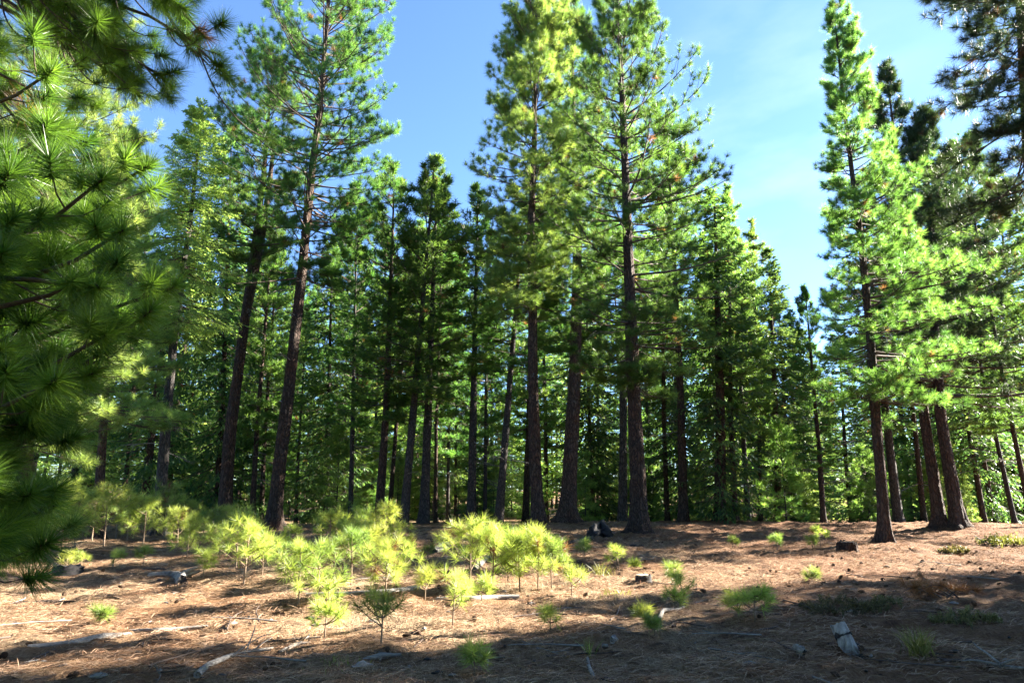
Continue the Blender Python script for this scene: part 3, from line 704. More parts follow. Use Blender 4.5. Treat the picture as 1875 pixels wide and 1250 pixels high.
MID = [ # u base, depth, (u,v) on the trunk, v top, trunk px, kind, wide, label
 (262, 34, (298, 640), 330, 19, 'fir', .9, 'dark fir trunk close left of the feathery fir'),
 (222, 38, (245, 690), 400, 12, 'pine', 1, 'thin dark pine leaning right, far left of the feathery fir'),
 (395, 37, (408, 600), 215, 16, 'fir', .9, 'dark narrow fir rising just right of the pale feathery fir'),
 (461, 36, (485, 640), 380, 14, 'pine', .9, 'left one of two slim dark pines between the forked pine and the tall airy pine'),
 (478, 38, (497, 640), 420, 12, 'pinelow', .8, 'right one of two slim dark pines between the forked pine and the tall airy pine'),
 (542, 44, (552, 760), 560, 9, 'pinelow', .8, 'slender pale-trunked pine right of the tall airy pine'),
 (596, 40, (602, 700), 420, 15, 'fir', 1, 'broad dark fir right of the tall airy pine'),
 (628, 43, (634, 700), 400, 9, 'pine', 1, 'thin dark pine behind the broad dark fir'),
 (642, 37, (648, 640), 338, 13, 'pine', .9, 'slim reddish-trunked pine rising behind the tallest sapling'),
 (693, 34, (706, 640), 298, 22, 'pine', 1.12, 'straight pine with a pale right edge, second tallest of the middle group'),
 (712, 37, (735, 700), 420, 12, 'pine', .8, 'slender orange-barked pine leaning right in the middle group'),
 (739, 33, (765, 640), 283, 22, 'pine', 1.12, 'tallest pine of the middle group with a leaning grey trunk'),
 (776, 34, (792, 500), 325, 24, 'pine', 1.12, 'thick dark-trunked pine with rounded top in the middle group'),
 (797, 41, (803, 700), 400, 10, 'pine', 1, 'thin dark pine just right of the thick dark-trunked middle pine'),
 (820, 44, (822, 700), 440, 9, 'pinelow', 1, 'thin pine, left one of two slim stems in the gap right of the middle group'),
 (834, 46, (838, 700), 460, 8, 'pine', 1, 'thin pine, right one of two slim stems in the gap right of the middle group'),
 (863, 34, (869, 600), 345, 22, 'pine', 1.12, 'dark pine left of the pale slim trunk'),
 (888, 35, (890, 640), 400, 10, 'pine', .8, 'slim pine with a whitish sunlit trunk left of the leaning one'),
 (913, 33.5, (936, 660), 372, 21, 'pine', 1.12, 'pine with a lit grey trunk leaning right, left of the bright centre pine'),
 (962, 39, (966, 700), 300, 17, 'pine', .9, 'red-barked pine half hidden behind the bright centre pine'),
 (1140, 36, (1142, 700), 190, 22, 'pine', 1, 'red-barked pine half hidden behind the largest pine'),
 (1222, 40, (1218, 700), 350, 13, 'fir', .8, 'dark fir between the largest pine and the grey-trunked pine to its right'),
 (1252, 33, (1237, 600), 215, 23, 'pine', 1.3, 'tall pine with a grey trunk, first one right of the largest pine'),
 (1318, 33, (1310, 600), 335, 29, 'fir', 1.05, 'thick-trunked conifer with hanging dark sprays, second right of the largest pine'),
 (1346, 34, (1338, 480), 338, 16, 'pine', 1.12, 'slim dark pine close right of the thick hanging-sprayed conifer'),
 (1370, 36, (1356, 700), 420, 14, 'pine', 1, 'slim pine with a lit trunk at the right end of the middle wood'),
 (1424, 40, (1414, 700), 455, 18, 'fir', 1.1, 'broad bluish fir at the right end of the middle wood'),
 (1392, 44, (1385, 700), 400, 12, 'pine', 1, 'bluish pine behind the broad bluish fir'),
 (1458, 46, (1448, 700), 560, 14, 'fir', 1, 'lower bluish fir in the skyline dip'),
 (1508, 33, (1488, 720), 520, 14, 'pinelow', .75, 'small slim pine with an open crown in the skyline dip left of the leaning pine'),
 (1645, 35, (1627, 800), 330, 22, 'fir', 1, 'dark-trunked fir right behind the leaning right-hand pine'),
 (1692, 37, (1677, 820), 420, 14, 'pine', 1, 'slim pine just left of the pair of thick trunks'),
 (1802, 38, (1786, 860), 330, 13, 'fir', 1, 'dark fir right of the pair of thick trunks'),
 (1822, 40, (1806, 860), 380, 12, 'fir', 1, 'slim fir right of the pair of thick trunks'),
 (1858, 34, (1842, 880), 300, 11, 'fir', 1.1, 'bushy dark fir near the right edge of the wood'),
 (1890, 30, (1876, 880), 240, 12, 'pinelow', 1.1, 'bright bushy pine cut by the right edge'),
 (1560, 53, (1548, 800), 590, 12, 'firlow', 1.3, 'low-skirted dark fir left behind the leaning right-hand pine'),
 (1668, 52, (1655, 800), 420, 13, 'firlow', 1.3, 'low-skirted dark fir left of the pair of thick trunks'),
 (1775, 50, (1760, 800), 400, 14, 'firlow', 1.3, 'low-skirted dark fir just right of the pair of thick trunks'),
 (1840, 51, (1822, 800), 360, 13, 'firlow', 1.3, 'low-skirted dark fir at the right end of the wood'),
 (1905, 49, (1885, 800), 300, 14, 'firlow', 1.4, 'low-skirted dark fir cut by the right edge'),
 (30, 36, (60, 600), 180, 18, 'fir', 1.1, 'tall dark fir behind the bushy pine at the far left'),
 (130, 33, (160, 600), 250, 16, 'firlit', 1.0, 'sunlit fir behind the near boughs at the left'),
]
def build_mid():
    rs = np.random.RandomState(31)
    for (u, Y, (u2, v2), vt, wpx, kind, wide, lab) in MID:
        p = at_y(u, 955, Y); q = at_y(u2, v2, Y); top = at_y(u2, vt, Y)
        z0 = H1(p[0], Y); lean = math.atan2(q[0] - p[0], q[2] - z0)
        H = (top[2] - z0) / math.cos(lean)
        place_tree('fir_tree' if 'fir' in kind else 'pine_tree', p[0], Y, H, kind, .74 * wpx * Y / CP / F, rs, lab, 'fir tree' if 'fir' in kind else 'pine tree', 'conifers along the far edge of the clearing', lean, dead=2 if 'fir' in kind else 8, wide=wide)
build_mid()

SKYL = [(-300, 150), (0, 200), (200, 260), (300, 300), (430, 330), (520, 420), (560, 470), (620, 400), (700, 330), (780, 330), (850, 380), (880, 370), (950, 300), (1100, 260), (1280, 280),
        (1340, 380), (1400, 440), (1440, 540), (1500, 580), (1560, 600), (1620, 450), (1700, 380), (1800, 380), (1900, 350), (2200, 300)]
LAND = [(-400, 130, 'behind the near boughs at the far left'), (130, 330, 'behind the pale feathery fir'), (330, 500, 'behind the forked pine'), (500, 620, 'right of the tall airy pine'),
        (620, 760, 'behind the left half of the middle group'), (760, 880, 'behind the right half of the middle group'), (880, 1010, 'behind the bright centre pine'),
        (1010, 1130, 'behind the stout lit trunk'), (1130, 1270, 'behind the largest pine'), (1270, 1420, 'behind the hanging-sprayed conifer'), (1420, 1580, 'below the skyline dip'),
        (1580, 1700, 'behind the leaning right-hand pine'), (1700, 1800, 'behind the pair of thick trunks'), (1800, 2600, 'beside the right edge')]
def where(u):
    for a, b, s in LAND:
        if a <= u < b: return s
    return LAND[-1][2]
def build_back():
    rs = np.random.RandomState(41); pts = []
    tries = 0
    while len(pts) < 100 and tries < 9000:
        tries += 1
        Y = 41 + 60 * rs.rand() ** .85; u = rs.uniform(-250, 2130)
        x = (u - 937.5) / F * Y
        if any((x - a) ** 2 + (Y - b) ** 2 < 3.6 ** 2 for a, b, _ in pts): continue
        cc = Y * math.sin(SUN_AZ) - x * math.cos(SUN_AZ)
        if u > 1250 and cc < 55 and rs.rand() < .75: continue
        if 545 < u < 600 and rs.rand() < .75: continue
        if 195 < u < 245 and rs.rand() < .6: continue
        pts.append((x, Y, u))
    for x, Y, u in pts:
        sv = np.interp(u, *zip(*SKYL)); vt = sv + rs.uniform(10, 230)
        top = at_y(u, vt, Y); H = max(6.0, min(30, top[2] + 1.0))
        k = rs.choice(['pine', 'pinelow', 'fir', 'firlit'], p=[.38, .24, .26, .12])
        nm = 'fir_tree' if 'fir' in k else 'pine_tree'
        place_tree(nm, x, Y, H, k, rs.uniform(.22, .5), rs,
                   ('distant dark fir ' if k == 'fir' else 'distant sunlit fir ' if k == 'firlit' else 'distant low-branched pine ' if k == 'pinelow' else 'distant bare-stemmed pine ') + 'deep in the wood ' + where(u),
                   'fir tree' if 'fir' in k else 'pine tree', 'distant conifers ' + where(u), rs.uniform(-.02, .02), dead=3 if Y < 60 else 0, wide=1.15)
    # young trees under the wood
    for i in range(190):
        Y = rs.uniform(36, 62) if i < 90 else rs.uniform(60, 125); u = rs.uniform(60, 1900) if i < 90 else rs.uniform(-200, 2100); x = (u - 937.5) / F * Y
        k = rs.choice(['young', 'youngfir']); H = rs.uniform(1.8, 5.5) * (1 if i < 90 else 1.7)
        place_tree('young_fir' if k == 'youngfir' else 'young_pine', x, Y, H, k, .07 * H / 4, rs, ('young fir ' if k == 'youngfir' else 'young pine ') + 'under the tall trees ' + where(u),
                   'young tree', 'young trees under the wood ' + where(u))
build_back()

def build_far():
    rs = np.random.RandomState(43)
    for i in range(95):
        Y = rs.uniform(92, 150); x = -Y * .95 + (i + rs.rand()) / 95 * 1.9 * Y; u = 937.5 + F * x / Y
        k = rs.choice(['pinelow', 'firlit', 'firlit']); nm = 'fir_tree' if 'fir' in k else 'pine_tree'
        place_tree(nm, x, Y, rs.uniform(12, 21), k, .35, rs, 'farthest ' + ('fir' if 'fir' in k else 'pine') + ' seen through the trunks ' + where(u), 'fir tree' if 'fir' in k else 'pine tree', 'farthest conifers ' + where(u), wide=1.5)
build_far()

# trees beyond the right edge: they throw the shade over the front of the clearing
def build_side():
    rs = np.random.RandomState(51)
    sa, ca = math.cos(SUN_AZ), math.sin(SUN_AZ)     # unit vector to the sun in plan: (ca, sa)
    spots = []
    for i, c in enumerate(np.arange(-.6, 7.7, 1.05)):
        for t in ((19, 25.5), (22, 28))[i % 2]:
            cc = c + rs.uniform(-.4, .4); t = t + rs.uniform(-1.2, 1.2)
            spots.append((ca * t - sa * cc, sa * t + ca * cc))
    for c, t in ((17.0, 41), (9.2, 31)):
        spots.append((ca * t - sa * c, sa * t + ca * c))
    for (x, y) in spots:
        if y > 2 and x / y < .92: continue
        k = rs.choice(['pinelow', 'fir'])
        place_tree('pine_tree' if 'pine' in k else 'fir_tree', x, y, rs.uniform(12, 15.5) if x * ca + y * sa < 32 else 21, k if x * ca + y * sa < 32 else 'pine', .4, rs, 'tall conifer beyond the right edge of the view, shading the front of the clearing',
                   'pine tree' if 'pine' in k else 'fir tree', 'conifers beyond the right edge', wide=1.35)
build_side()

def build_behind():  # unseen conifers added behind and left of the camera to darken the foreground
    rs = np.random.RandomState(53); n = 0
    while n < 34:
        x = rs.uniform(-26, 24); y = rs.uniform(-24, -3.5) if n < 26 else rs.uniform(0, 24)
        if n >= 26: x = -abs(x) - 13 - y * .75
        n += 1
        k = rs.choice(['pinelow', 'fir']); back = y < 0
        place_tree('pine_tree' if 'pine' in k else 'fir_tree', x, y, rs.uniform(15, 22), k, .45, rs, 'unseen tall conifer added behind the viewpoint to block skylight' if back else 'unseen tall conifer added beyond the left edge to block skylight',
                   'conifer', 'conifers behind the viewpoint' if back else 'conifers beyond the left edge', wide=1.25)
build_behind()

# ------------------------------------------------------------------ saplings
def sapling_mesh(seed, Hh, dense, near=True, lean=.05):
    """returns stem mesh and foliage mesh for a young pine Hh metres tall"""
    rs = np.random.RandomState(seed)
    K = 6; t = np.linspace(0, 1, K); l = rs.uniform(-lean, lean, 2) * Hh
    P = np.stack([l[0] * t ** 1.3, l[1] * t, t * Hh * .9], -1); P[0, 2] = -.05
    st = Acc(); tubes(st, P[None], (np.linspace(1, .35, K) * (.007 + .009 * Hh))[None], 6, 0)
    low = rs.uniform(.10, .30)
    nw = max(2, int(round((Hh * 3.9 + .8) * dense))); bs = []; be = []
    for i in range(nw):
        f = low + (.94 - low) * (i + .5) / nw; c = np.array([np.interp(f, t, P[:, j]) for j in range(3)])
        for j in range(rs.randint(3, 5)):
            a = rs.rand() * 6.283; ll = Hh * rs.uniform(.14, .36) * (1.25 - f) / .7 + .06
            e = c + np.array([math.cos(a) * ll, math.sin(a) * ll, ll * rs.uniform(.3, .9)])
            bs.append(c); be.append(e)
    fo = Acc()
    if bs:
        bs = np.array(bs); be = np.array(be); mid = (bs + be) / 2 - np.array([0, 0, .02])
        tubes(fo, np.stack([bs, mid, be], 1), np.repeat([[.007, .006, .004]], len(bs), 0), 4, 0)
        tp = [be]; td = [norm(be - bs) + [0, 0, .5]]
        if Hh > .8:
            k = rs.rand(len(bs)) < .6
            tp.append((bs * .45 + be * .55)[k] + rs.normal(0, .03, (k.sum(), 3))); td.append((norm(be - bs) + rs.normal(0, .5, be.shape) + [0, 0, .3])[k])
    else: tp, td = [], []
    tp.append(P[-1:]); td.append(np.array([[0, 0, 1.0]]))
    tp.append(P[-1:] - [0, 0, .09 * min(1, Hh)]); td.append(np.array([[.1, 0, 1.0]]))
    tp = np.concatenate(tp); td = np.concatenate(td)
    L = .125 + .055 * min(Hh, 2.1)
    tufts(fo, rs, tp, td, L * rs.uniform(.85, 1.15, len(tp)), 82 if near else 66, .0052 if near else .0085, 1, dryfrac=.02, spread=(.15, 1.7), shoot=.55, up=.05)
    return st.mesh('stem', [M_STEM]), fo.mesh('foliage', [M_STEM, M_SAP2 if seed % 3 == 0 else M_SAP])

SAP = [
 (88, 998, 900, 1.1, 'green sapling beside the half hidden one at the far left'),
 (168, 990, 888, 1.1, 'sapling touching the left side of the tallest one at the left back'),
 (212, 985, 892, 1.1, 'sapling touching the right side of the tallest one at the left back'),
 (248, 978, 900, 1.1, 'slim sapling in the middle of the left back row'),
 (283, 980, 895, 1.1, 'sapling directly left of the tall green one in the back row'),
 (318, 974, 898, 1.1, 'sapling directly right of the tall green one in the back row'),
 (350, 978, 912, 1.1, 'sapling in the back row before the forked pine'),
 (372, 985, 935, 1.1, 'low sapling before the forked pine'),
 (135, 1005, 935, 1.1, 'low green sapling in front of the half hidden one'),
 (402, 1022, 955, 1.1, 'low sapling left behind the big round one'),
 (520, 1048, 990, 1.1, 'low sapling in the gap left of the thicket'),
 (562, 1062, 1000, 1.1, 'sapling inside the left edge of the thicket'),
 (668, 1030, 948, 1.1, 'sapling behind the middle of the thicket'),
 (632, 1020, 950, 1.1, 'sapling behind the full middle one of the thicket'),
 (725, 1072, 1010, 1.1, 'low sapling inside the right edge of the thicket'),
 (878, 1050, 975, 1.1, 'sapling close right of the tall dark-stemmed one'),
 (920, 1050, 962, 1.1, 'sapling at the back left of the second thicket'),
 # u, v base, v top, density, label
 (190, 1000, 880, 1.1, 'bright bushy sapling, tallest of the group behind the black stump'),
 (112, 1002, 872, 1.1, 'green sapling half hidden behind the near boughs, far left'),
 (150, 985, 905, 1.0, 'sapling between the half hidden one and the tallest at the left back'),
 (262, 998, 902, 1.0, 'sapling right of the tallest one at the left back'),
 (232, 990, 925, .9, 'small green sapling at the left back'),
 (300, 985, 878, 1.1, 'tall green sapling in the left back row'),
 (325, 995, 925, 1.0, 'yellow-green sapling in front of the tall green one at the left back'),
 (342, 1022, 938, 1.1, 'bright sapling with crossing stems, left of the round big one'),
 (386, 1000, 928, 1.0, 'bright sapling behind the round big one at left'),
 (415, 985, 920, .9, 'slender sapling at the foot of the forked pine'),
 (446, 1073, 944, 1.35, 'big round bright sapling with a pale stem, left of the thicket'),
 (432, 1040, 925, 1.1, 'sapling close behind the big round one'),
 (480, 1052, 985, 1.0, 'sapling leaning out right of the big round one'),
 (372, 1056, 1006, 1.0, 'low sapling left of the big round one'),
 (206, 1042, 1008, 1.2, 'low bright tuft-like sapling in the open left ground'),
 (121, 1040, 1010, 1.2, 'small bright sapling right beside the black stump'),
 (149, 1032, 1012, 1.0, 'tiny sapling right of the black stump'),
 (263, 1036, 1000, 1.0, 'small dull sapling left of the fallen snag'),
 (12, 1046, 1000, 1.1, 'sapling at the left frame edge'),
 (60, 1020, 985, 1.0, 'small sapling under the near boughs at left'),
 (182, 1142, 1118, .8, 'tiny yellow shoot alone on the sunlit litter at left'),
 (530, 1018, 960, 1.0, 'sapling just right of the foot of the tall airy pine'),
 (547, 1106, 984, 1.1, 'sapling with a dark leaning stem at the front left of the thicket'),
 (580, 1106, 994, 1.1, 'sapling with a dark stem, second from the front left of the thicket'),
 (588, 1000, 938, 1.0, 'darker green sapling behind the thicket'),
 (604, 1005, 928, 1.1, 'bright sapling at the left back of the thicket'),
 (655, 1000, 926, 1.2, 'round-topped sapling at the back of the thicket'),
 (702, 1005, 914, 1.2, 'tallest sapling at the back of the thicket'),
 (728, 1010, 950, 1.1, 'sapling on the right shoulder of the tallest thicket sapling'),
 (643, 1072, 963, 1.2, 'full sapling in the middle of the thicket with a straight stem'),
 (680, 1060, 960, 1.1, 'sapling between the middle and right of the thicket'),
 (706, 1092, 988, 1.3, 'wide bright sapling at the front right of the thicket'),
 (612, 1068, 985, 1.1, 'sapling filling the middle left of the thicket'),
 (742, 1050, 985, 1.0, 'sapling at the right end of the thicket'),
 (600, 1120, 1060, .8, 'faint low sapling before the thicket'),
 (783, 1028, 997, 1.0, 'small sapling before the pale rock, right of the thicket'),
 (778, 1098, 1038, 1.1, 'low wide sapling between the two thickets'),
 (861, 1066, 938, 1.2, 'tall sapling with a dark stem at the left of the second thicket'),
 (698, 1182, 1078, 1.4, 'broad half shaded sapling alone in the front middle'),
 (594, 1170, 1100, .9, 'shaded dark green sapling front left of the broad one'),
 (829, 1146, 1046, .8, 'dim thin sapling in the shadow band before the second thicket'),
 (869, 1236, 1183, .8, 'small green sapling in the deep shade at the bottom middle'),
 (882, 1102, 1056, 1.0, 'low sapling at the foot of the second thicket'),
 (902, 1076, 955, 1.2, 'bright sapling in the left half of the second thicket'),
 (930, 1068, 968, 1.2, 'bright sapling in the middle of the second thicket'),
 (952, 1084, 968, 1.2, 'front sapling in the middle of the second thicket'),
 (985, 1078, 958, 1.3, 'star-topped tallest sapling of the second thicket'),
 (1010, 1078, 978, 1.2, 'sapling at the right end of the second thicket'),
 (968, 1050, 985, 1.0, 'back sapling of the second thicket'),
 (1047, 1092, 1034, .9, 'small slim sapling standing right of the second thicket'),
 (1070, 1022, 988, 1.0, 'small sapling in front of the dark fallen root'),
 (1133, 1044, 999, .9, 'narrow bright sapling left of the cut stump'),
 (1163, 1044, 1026, .9, 'tiny pale sapling close to the cut stump'),
 (1231, 1070, 1030, .9, 'small bright sapling right of the cut stump'),
 (1249, 1100, 1048, .9, 'small greener sapling before the one right of the cut stump'),
 (1236, 1114, 1080, 1.0, 'low dull sapling at the start of the shade, right of centre'),
 (1342, 1002, 983, .9, 'tiny sapling far out on the ground between the big pines'),
 (1008, 1157, 1108, 1.0, 'small sapling in the sunlit strip below the second thicket'),
 (1177, 1134, 1114, 1.0, 'tiny bright sapling left of the crooked fallen branch'),
 (1199, 1166, 1132, .9, 'tiny shaded sapling under the crooked fallen branch'),
 (1352, 1132, 1085, 1.2, 'left one of two low shaded saplings right of the crooked branch'),
 (1382, 1136, 1076, 1.2, 'right one of two low shaded saplings right of the crooked branch'),
 (1424, 1006, 977, 1.1, 'small sapling, leftmost of three near the dark stump'),
 (1488, 1006, 980, 1.0, 'small sapling, middle of three near the dark stump'),
 (1503, 1000, 962, 1.0, 'taller sapling, rightmost of three near the dark stump'),
 (1487, 1066, 1046, 1.0, 'tiny dull sapling in the broken shade below the dark stump'),
]
def build_saplings():
    for i, (u, v, vt, dn, lab) in enumerate(SAP):
        g = ground(u, v); top = at_y(u, vt, g[1]); Hh = max(.12, top[2] - g[2])
        root = empty('pine_sapling', g); tag(root, lab, 'sapling', 'young pine saplings in the clearing')
        s, f = sapling_mesh(500 + i, Hh, dn, near=g[1] < 17)
        mobj('stem', s, root); mobj('foliage', f, root)
build_saplings()

# ------------------------------------------------------------------ stumps, logs, branches, cones, grass
def log_mesh(rs, pts, radii, mat, cut=None, sides=14, rough=.08, name='log'):
    P = np.array(pts, float); R = np.array(radii, float)
    K = max(10, len(P) * 4); t = np.linspace(0, 1, K); tt = np.linspace(0, 1, len(P))
    Q = np.stack([np.interp(t, tt, P[:, j]) for j in range(3)], -1); r = np.interp(t, tt, R)
    T = norm(np.gradient(Q, axis=0)); ref = np.array([0, 0, 1.0]) if abs(T[K // 2, 2]) < .8 else np.array([1.0, 0, 0])
    A = norm(np.cross(T, ref)); B = np.cross(T, A); an = np.arange(sides) * 2 * math.pi / sides
    rr = r[:, None] * (1 + rough * rs.normal(0, 1, (K, sides)) * .6 + rough * np.sin(3 * an + rs.rand() * 6)[None] + rough * np.sin(5 * an + rs.rand() * 6)[None])
    V = Q[:, None] + rr[..., None] * (np.cos(an)[None, :, None] * A[:, None] + np.sin(an)[None, :, None] * B[:, None])
    V[0] += T[0] * rs.normal(0, r[0] * .15, (sides, 1)); V[-1] += T[-1] * rs.normal(0, r[-1] * .15, (sides, 1))
    i = np.arange(K * sides).reshape(K, sides)
    a, b, c, d = i[:-1], np.roll(i, -1, 1)[:-1], np.roll(i, -1, 1)[1:], i[1:]
    tr = np.concatenate([np.stack([a, b, c], -1).reshape(-1, 3), np.stack([a, c, d], -1).reshape(-1, 3)])
    acc = Acc(); acc.add(V.reshape(-1, 3), tr, 0, smooth=True)
    for e, row in ((0, 0), (1, K - 1)):
        ring = V[row]; cen = ring.mean(0, keepdims=True)
        vv = np.concatenate([ring, (ring * .45 + cen * .55) + T[row] * .012 * (1 if e == 0 else -1), cen]); s = sides
        q = []
        for k in range(s):
            n = (k + 1) % s; q += [(k, n, s + n), (k, s + n, s + k), (s + k, s + n, 2 * s)]
        q = np.array(q); q = q if e else q[:, ::-1]
        acc.add(vv, q, 1, smooth=False)
    return acc.mesh(name, [mat, cut or mat])

def fallen(name, label, cat, pix, radii, mat, cut=None, lift=.6, group=None, forks=0, seed=1, rough=.08):
    rs = np.random.RandomState(seed)
    P = [ground(u, v) for u, v in pix]
    if name == 'log': radii = [q * .8 for q in radii]; lift *= .6
    o0 = P[0].copy()
    pts = [(p - o0) + np.array([0, 0, r * lift]) for p, r in zip(P, radii)]
    me = log_mesh(rs, pts, radii, mat, cut, rough=rough, sides=14 if max(radii) > .04 else 7, name=name)
    if forks:
        root = empty(name, o0); tag(root, label, cat, group); mobj('stem', me, root)
        pa = np.array(pts)
        for k in range(forks):
            f = rs.uniform(.3, .95) * (len(pa) - 1); j = int(min(f, len(pa) - 2)); b = pa[j] * (1 - f + j) + pa[j + 1] * (f - j)
            a = rs.rand() * 6.283; l = rs.uniform(.15, .45)
            pp = limb_lines(rs, b[None], np.array([a]), np.array([rs.uniform(.1, .7)]), np.array([rs.uniform(-.3, .3)]), np.array([l]), K=5, wob=.2)
            ac = Acc(); tubes(ac, pp, np.linspace(radii[-1] * .8, .004, 5)[None], 5, 0); mobj('side_branch', ac.mesh('side_branch', [mat]), root)
        return root
    o = mobj(name, me, None, o0); return tag(o, label, cat, group)

def stump(name, label, u, v, wpx, hpx, mat, cut, seed):
    rs = np.random.RandomState(seed); g = ground(u, v); s = g[1] / CP / F; r = wpx * s / 2; h = hpx * s
    root = empty(name, g); tag(root, label, 'stump')
    mobj('stump_wood', log_mesh(rs, [(0, 0, -.1), (0, 0, h * .3), (0, 0, h)], [r * 1.25, r, r * .93], mat, mat, sides=18, rough=.06, name='stump_wood'), root)
    ac = Acc(); an = np.arange(18) * 2 * math.pi / 18
    ring = np.stack([np.cos(an) * r * .88, np.sin(an) * r * .88, np.full(18, h + .008) + rs.normal(0, .004, 18)], -1)
    vv = np.concatenate([ring, ring * [1, 1, 0] + [0, 0, h - .02], [[0, 0, h + .006]]])
    q = []
    for k in range(18):
        n = (k + 1) % 18; q += [(k, n, 36), (18 + k, 18 + n, n), (18 + k, n, k)]
    ac.add(vv, np.array(q), 0); mobj('cut_face', ac.mesh('cut_face', [cut]), root)
    return root

stump('tree_stump', 'low stump with a pale cut face on the sunlit litter right of centre', 1178, 1066, 27, 12, M_CHAR, M_CUT, 1)
stump('tree_stump', 'low dark brown stump at the left of the leaning right-hand pine', 1553, 1010, 34, 16, M_BARK, M_BARK, 2)
stump('tree_stump', 'flat black charred stump near the left edge', 123, 1053, 46, 14, M_CHAR, M_CHAR, 3)
stump('tree_stump', 'upright blackened stump behind the flat black one', 123, 1026, 24, 22, M_CHAR, M_CHAR, 4)
def L(*a, **k): return fallen(*a, **k)
def stub():
    rs = np.random.RandomState(9); g = ground(1556, 1190); q = at_y(1534, 1142, g[1] + .10) - g
    ro = empty('wood_stub', g); tag(ro, 'short whitish broken stub standing aslant in the shade at the lower right', 'stump')
    me = log_mesh(rs, [tuple(-q * .25), (0, 0, 0), tuple(q * .5), tuple(q)], [.082, .084, .080, .078], M_SNAG, M_SNAG, sides=24, rough=.035, name='wood')
    mobj('wood', me, ro)
    mobj('bark_band', log_mesh(rs, [tuple(q * .50), tuple(q * .60)], [.088, .087], M_CHAR, sides=18, rough=.05, name='bark_band'), ro)
    P = limb_lines(rs, np.array([q * .25]), np.array([0.3]), np.array([-.3]), np.array([-.6]), np.array([.22]), K=5)
    a = Acc(); tubes(a, P, np.array([[.05, .045, .04, .03, .02]]), 8, 0); mobj('broken_root', a.mesh('broken_root', [M_CHAR]), ro)
stub()
L('log', 'long pale log half sunk in the litter at the lower left', 'log', [(50, 1186), (120, 1182), (190, 1168), (238, 1163)], [.03, .05, .05, .035], M_DEAD, lift=.35, seed=2)
L('log', 'grey shaded log lying in line with the long pale log', 'log', [(238, 1158), (290, 1157), (325, 1154), (380, 1147)], [.04, .05, .04, .025], M_DEAD, lift=.45, seed=3)
L('log', 'pale log running behind the stems of the thicket', 'log', [(560, 1090), (640, 1090), (710, 1087), (765, 1078)], [.04, .06, .07, .06], M_DEAD, lift=.5, seed=4)
L('log', 'long pale log at the foot of the second thicket', 'log', [(800, 1098), (860, 1097), (910, 1096), (950, 1096)], [.04, .05, .06, .06], M_DEAD, lift=.5, seed=5)
L('log', 'short bleached log tilted behind the tall dark-stemmed sapling', 'log', [(868, 1044), (880, 1034), (893, 1022)], [.07, .08, .07], M_DEAD, lift=.9, seed=6)
L('snag', 'broken pale snag with a dark underside on the left sunlit ground', 'log', [(270, 1056), (300, 1055), (325, 1058), (333, 1072)], [.04, .05, .07, .09], M_DEAD, M_CHAR, lift=.8, seed=7, rough=.15, forks=3)
L('fallen_branch', 'long thin dark stick on the left ground before the saplings', 'branch', [(262, 1044), (300, 1043), (350, 1042)], [.02, .02, .012], M_CHAR, lift=1, seed=8)
L('fallen_branch', 'crooked grey branch lying at the edge of the shade right of centre', 'branch', [(1207, 1140), (1214, 1122), (1240, 1120), (1275, 1106), (1314, 1094)], [.03, .028, .022, .016, .01], M_DEAD, lift=1.3, forks=3, seed=9)
L('fallen_branch', 'bluish forked branch in the deep shade at the bottom left', 'branch', [(360, 1244), (378, 1226), (420, 1206), (455, 1196), (500, 1188)], [.03, .028, .022, .016, .01], M_DEAD, lift=1.2, forks=4, seed=10)
L('fallen_branch', 'curved grey stick at the bottom edge right of the middle', 'branch', [(1076, 1208), (1078, 1224), (1088, 1246)], [.014, .018, .016], M_DEAD, lift=1.3, seed=11)
L('fallen_branch', 'thin curling bare branch on the sunlit ground behind the cut stump', 'branch', [(1150, 1030), (1180, 1028), (1198, 1025)], [.012, .014, .01], M_DEAD, lift=3, forks=6, seed=12)
L('fallen_branch', 'thin straight twig left of the cut stump', 'branch', [(1118, 1136), (1130, 1126), (1136, 1108)], [.008, .008, .004], M_DEAD, lift=1.5, seed=13)
L('fallen_branch', 'bleached stick poking up from the scrub at the far right', 'branch', [(1786, 986), (1800, 996), (1822, 1003)], [.018, .02, .014], M_DEAD, lift=5, forks=5, seed=14)
L('fallen_branch', 'forked branch in the lower right corner', 'branch', [(1806, 1218), (1836, 1226), (1873, 1232)], [.014, .018, .02], M_DEAD, lift=1.6, forks=4, seed=15)
L('fallen_branch', 'pale branch stub in the shade below the long pale logs', 'branch', [(510, 1196), (545, 1182), (580, 1180)], [.012, .02, .014], M_DEAD, lift=1, seed=16)
L('wood_chunk', 'grey splinter of wood in the shade at the bottom, left one of two', 'wood', [(645, 1230), (662, 1225), (682, 1222)], [.03, .045, .02], M_DEAD, lift=.5, seed=17, rough=.2)
L('wood_chunk', 'grey splinter of wood in the shade at the bottom, right one of two', 'wood', [(664, 1212), (700, 1205), (735, 1203)], [.02, .03, .015], M_DEAD, lift=.6, seed=18, rough=.2)
L('wood_chunk', 'small pale chunk of wood left of the short whitish log', 'wood', [(1456, 1190), (1464, 1196), (1474, 1200)], [.03, .05, .03], M_DEAD, M_CHAR, lift=.7, seed=19, rough=.2)
L('wood_chunk', 'small bright chip of wood in the shade below the cut stump', 'wood', [(1120, 1176), (1128, 1172)], [.03, .03], M_DEAD, lift=.6, seed=20, rough=.25)
L('wood_chunk', 'pale chip of wood in the shade, bottom middle', 'wood', [(1103, 1184), (1113, 1184)], [.022, .02], M_DEAD, lift=.6, seed=21, rough=.25)
L('wood_chunk', 'pale rounded chunk of wood right of the thicket', 'wood', [(796, 1013), (808, 1008), (820, 1003)], [.07, .12, .08], M_DEAD, M_CHAR, lift=.7, seed=22, rough=.2)
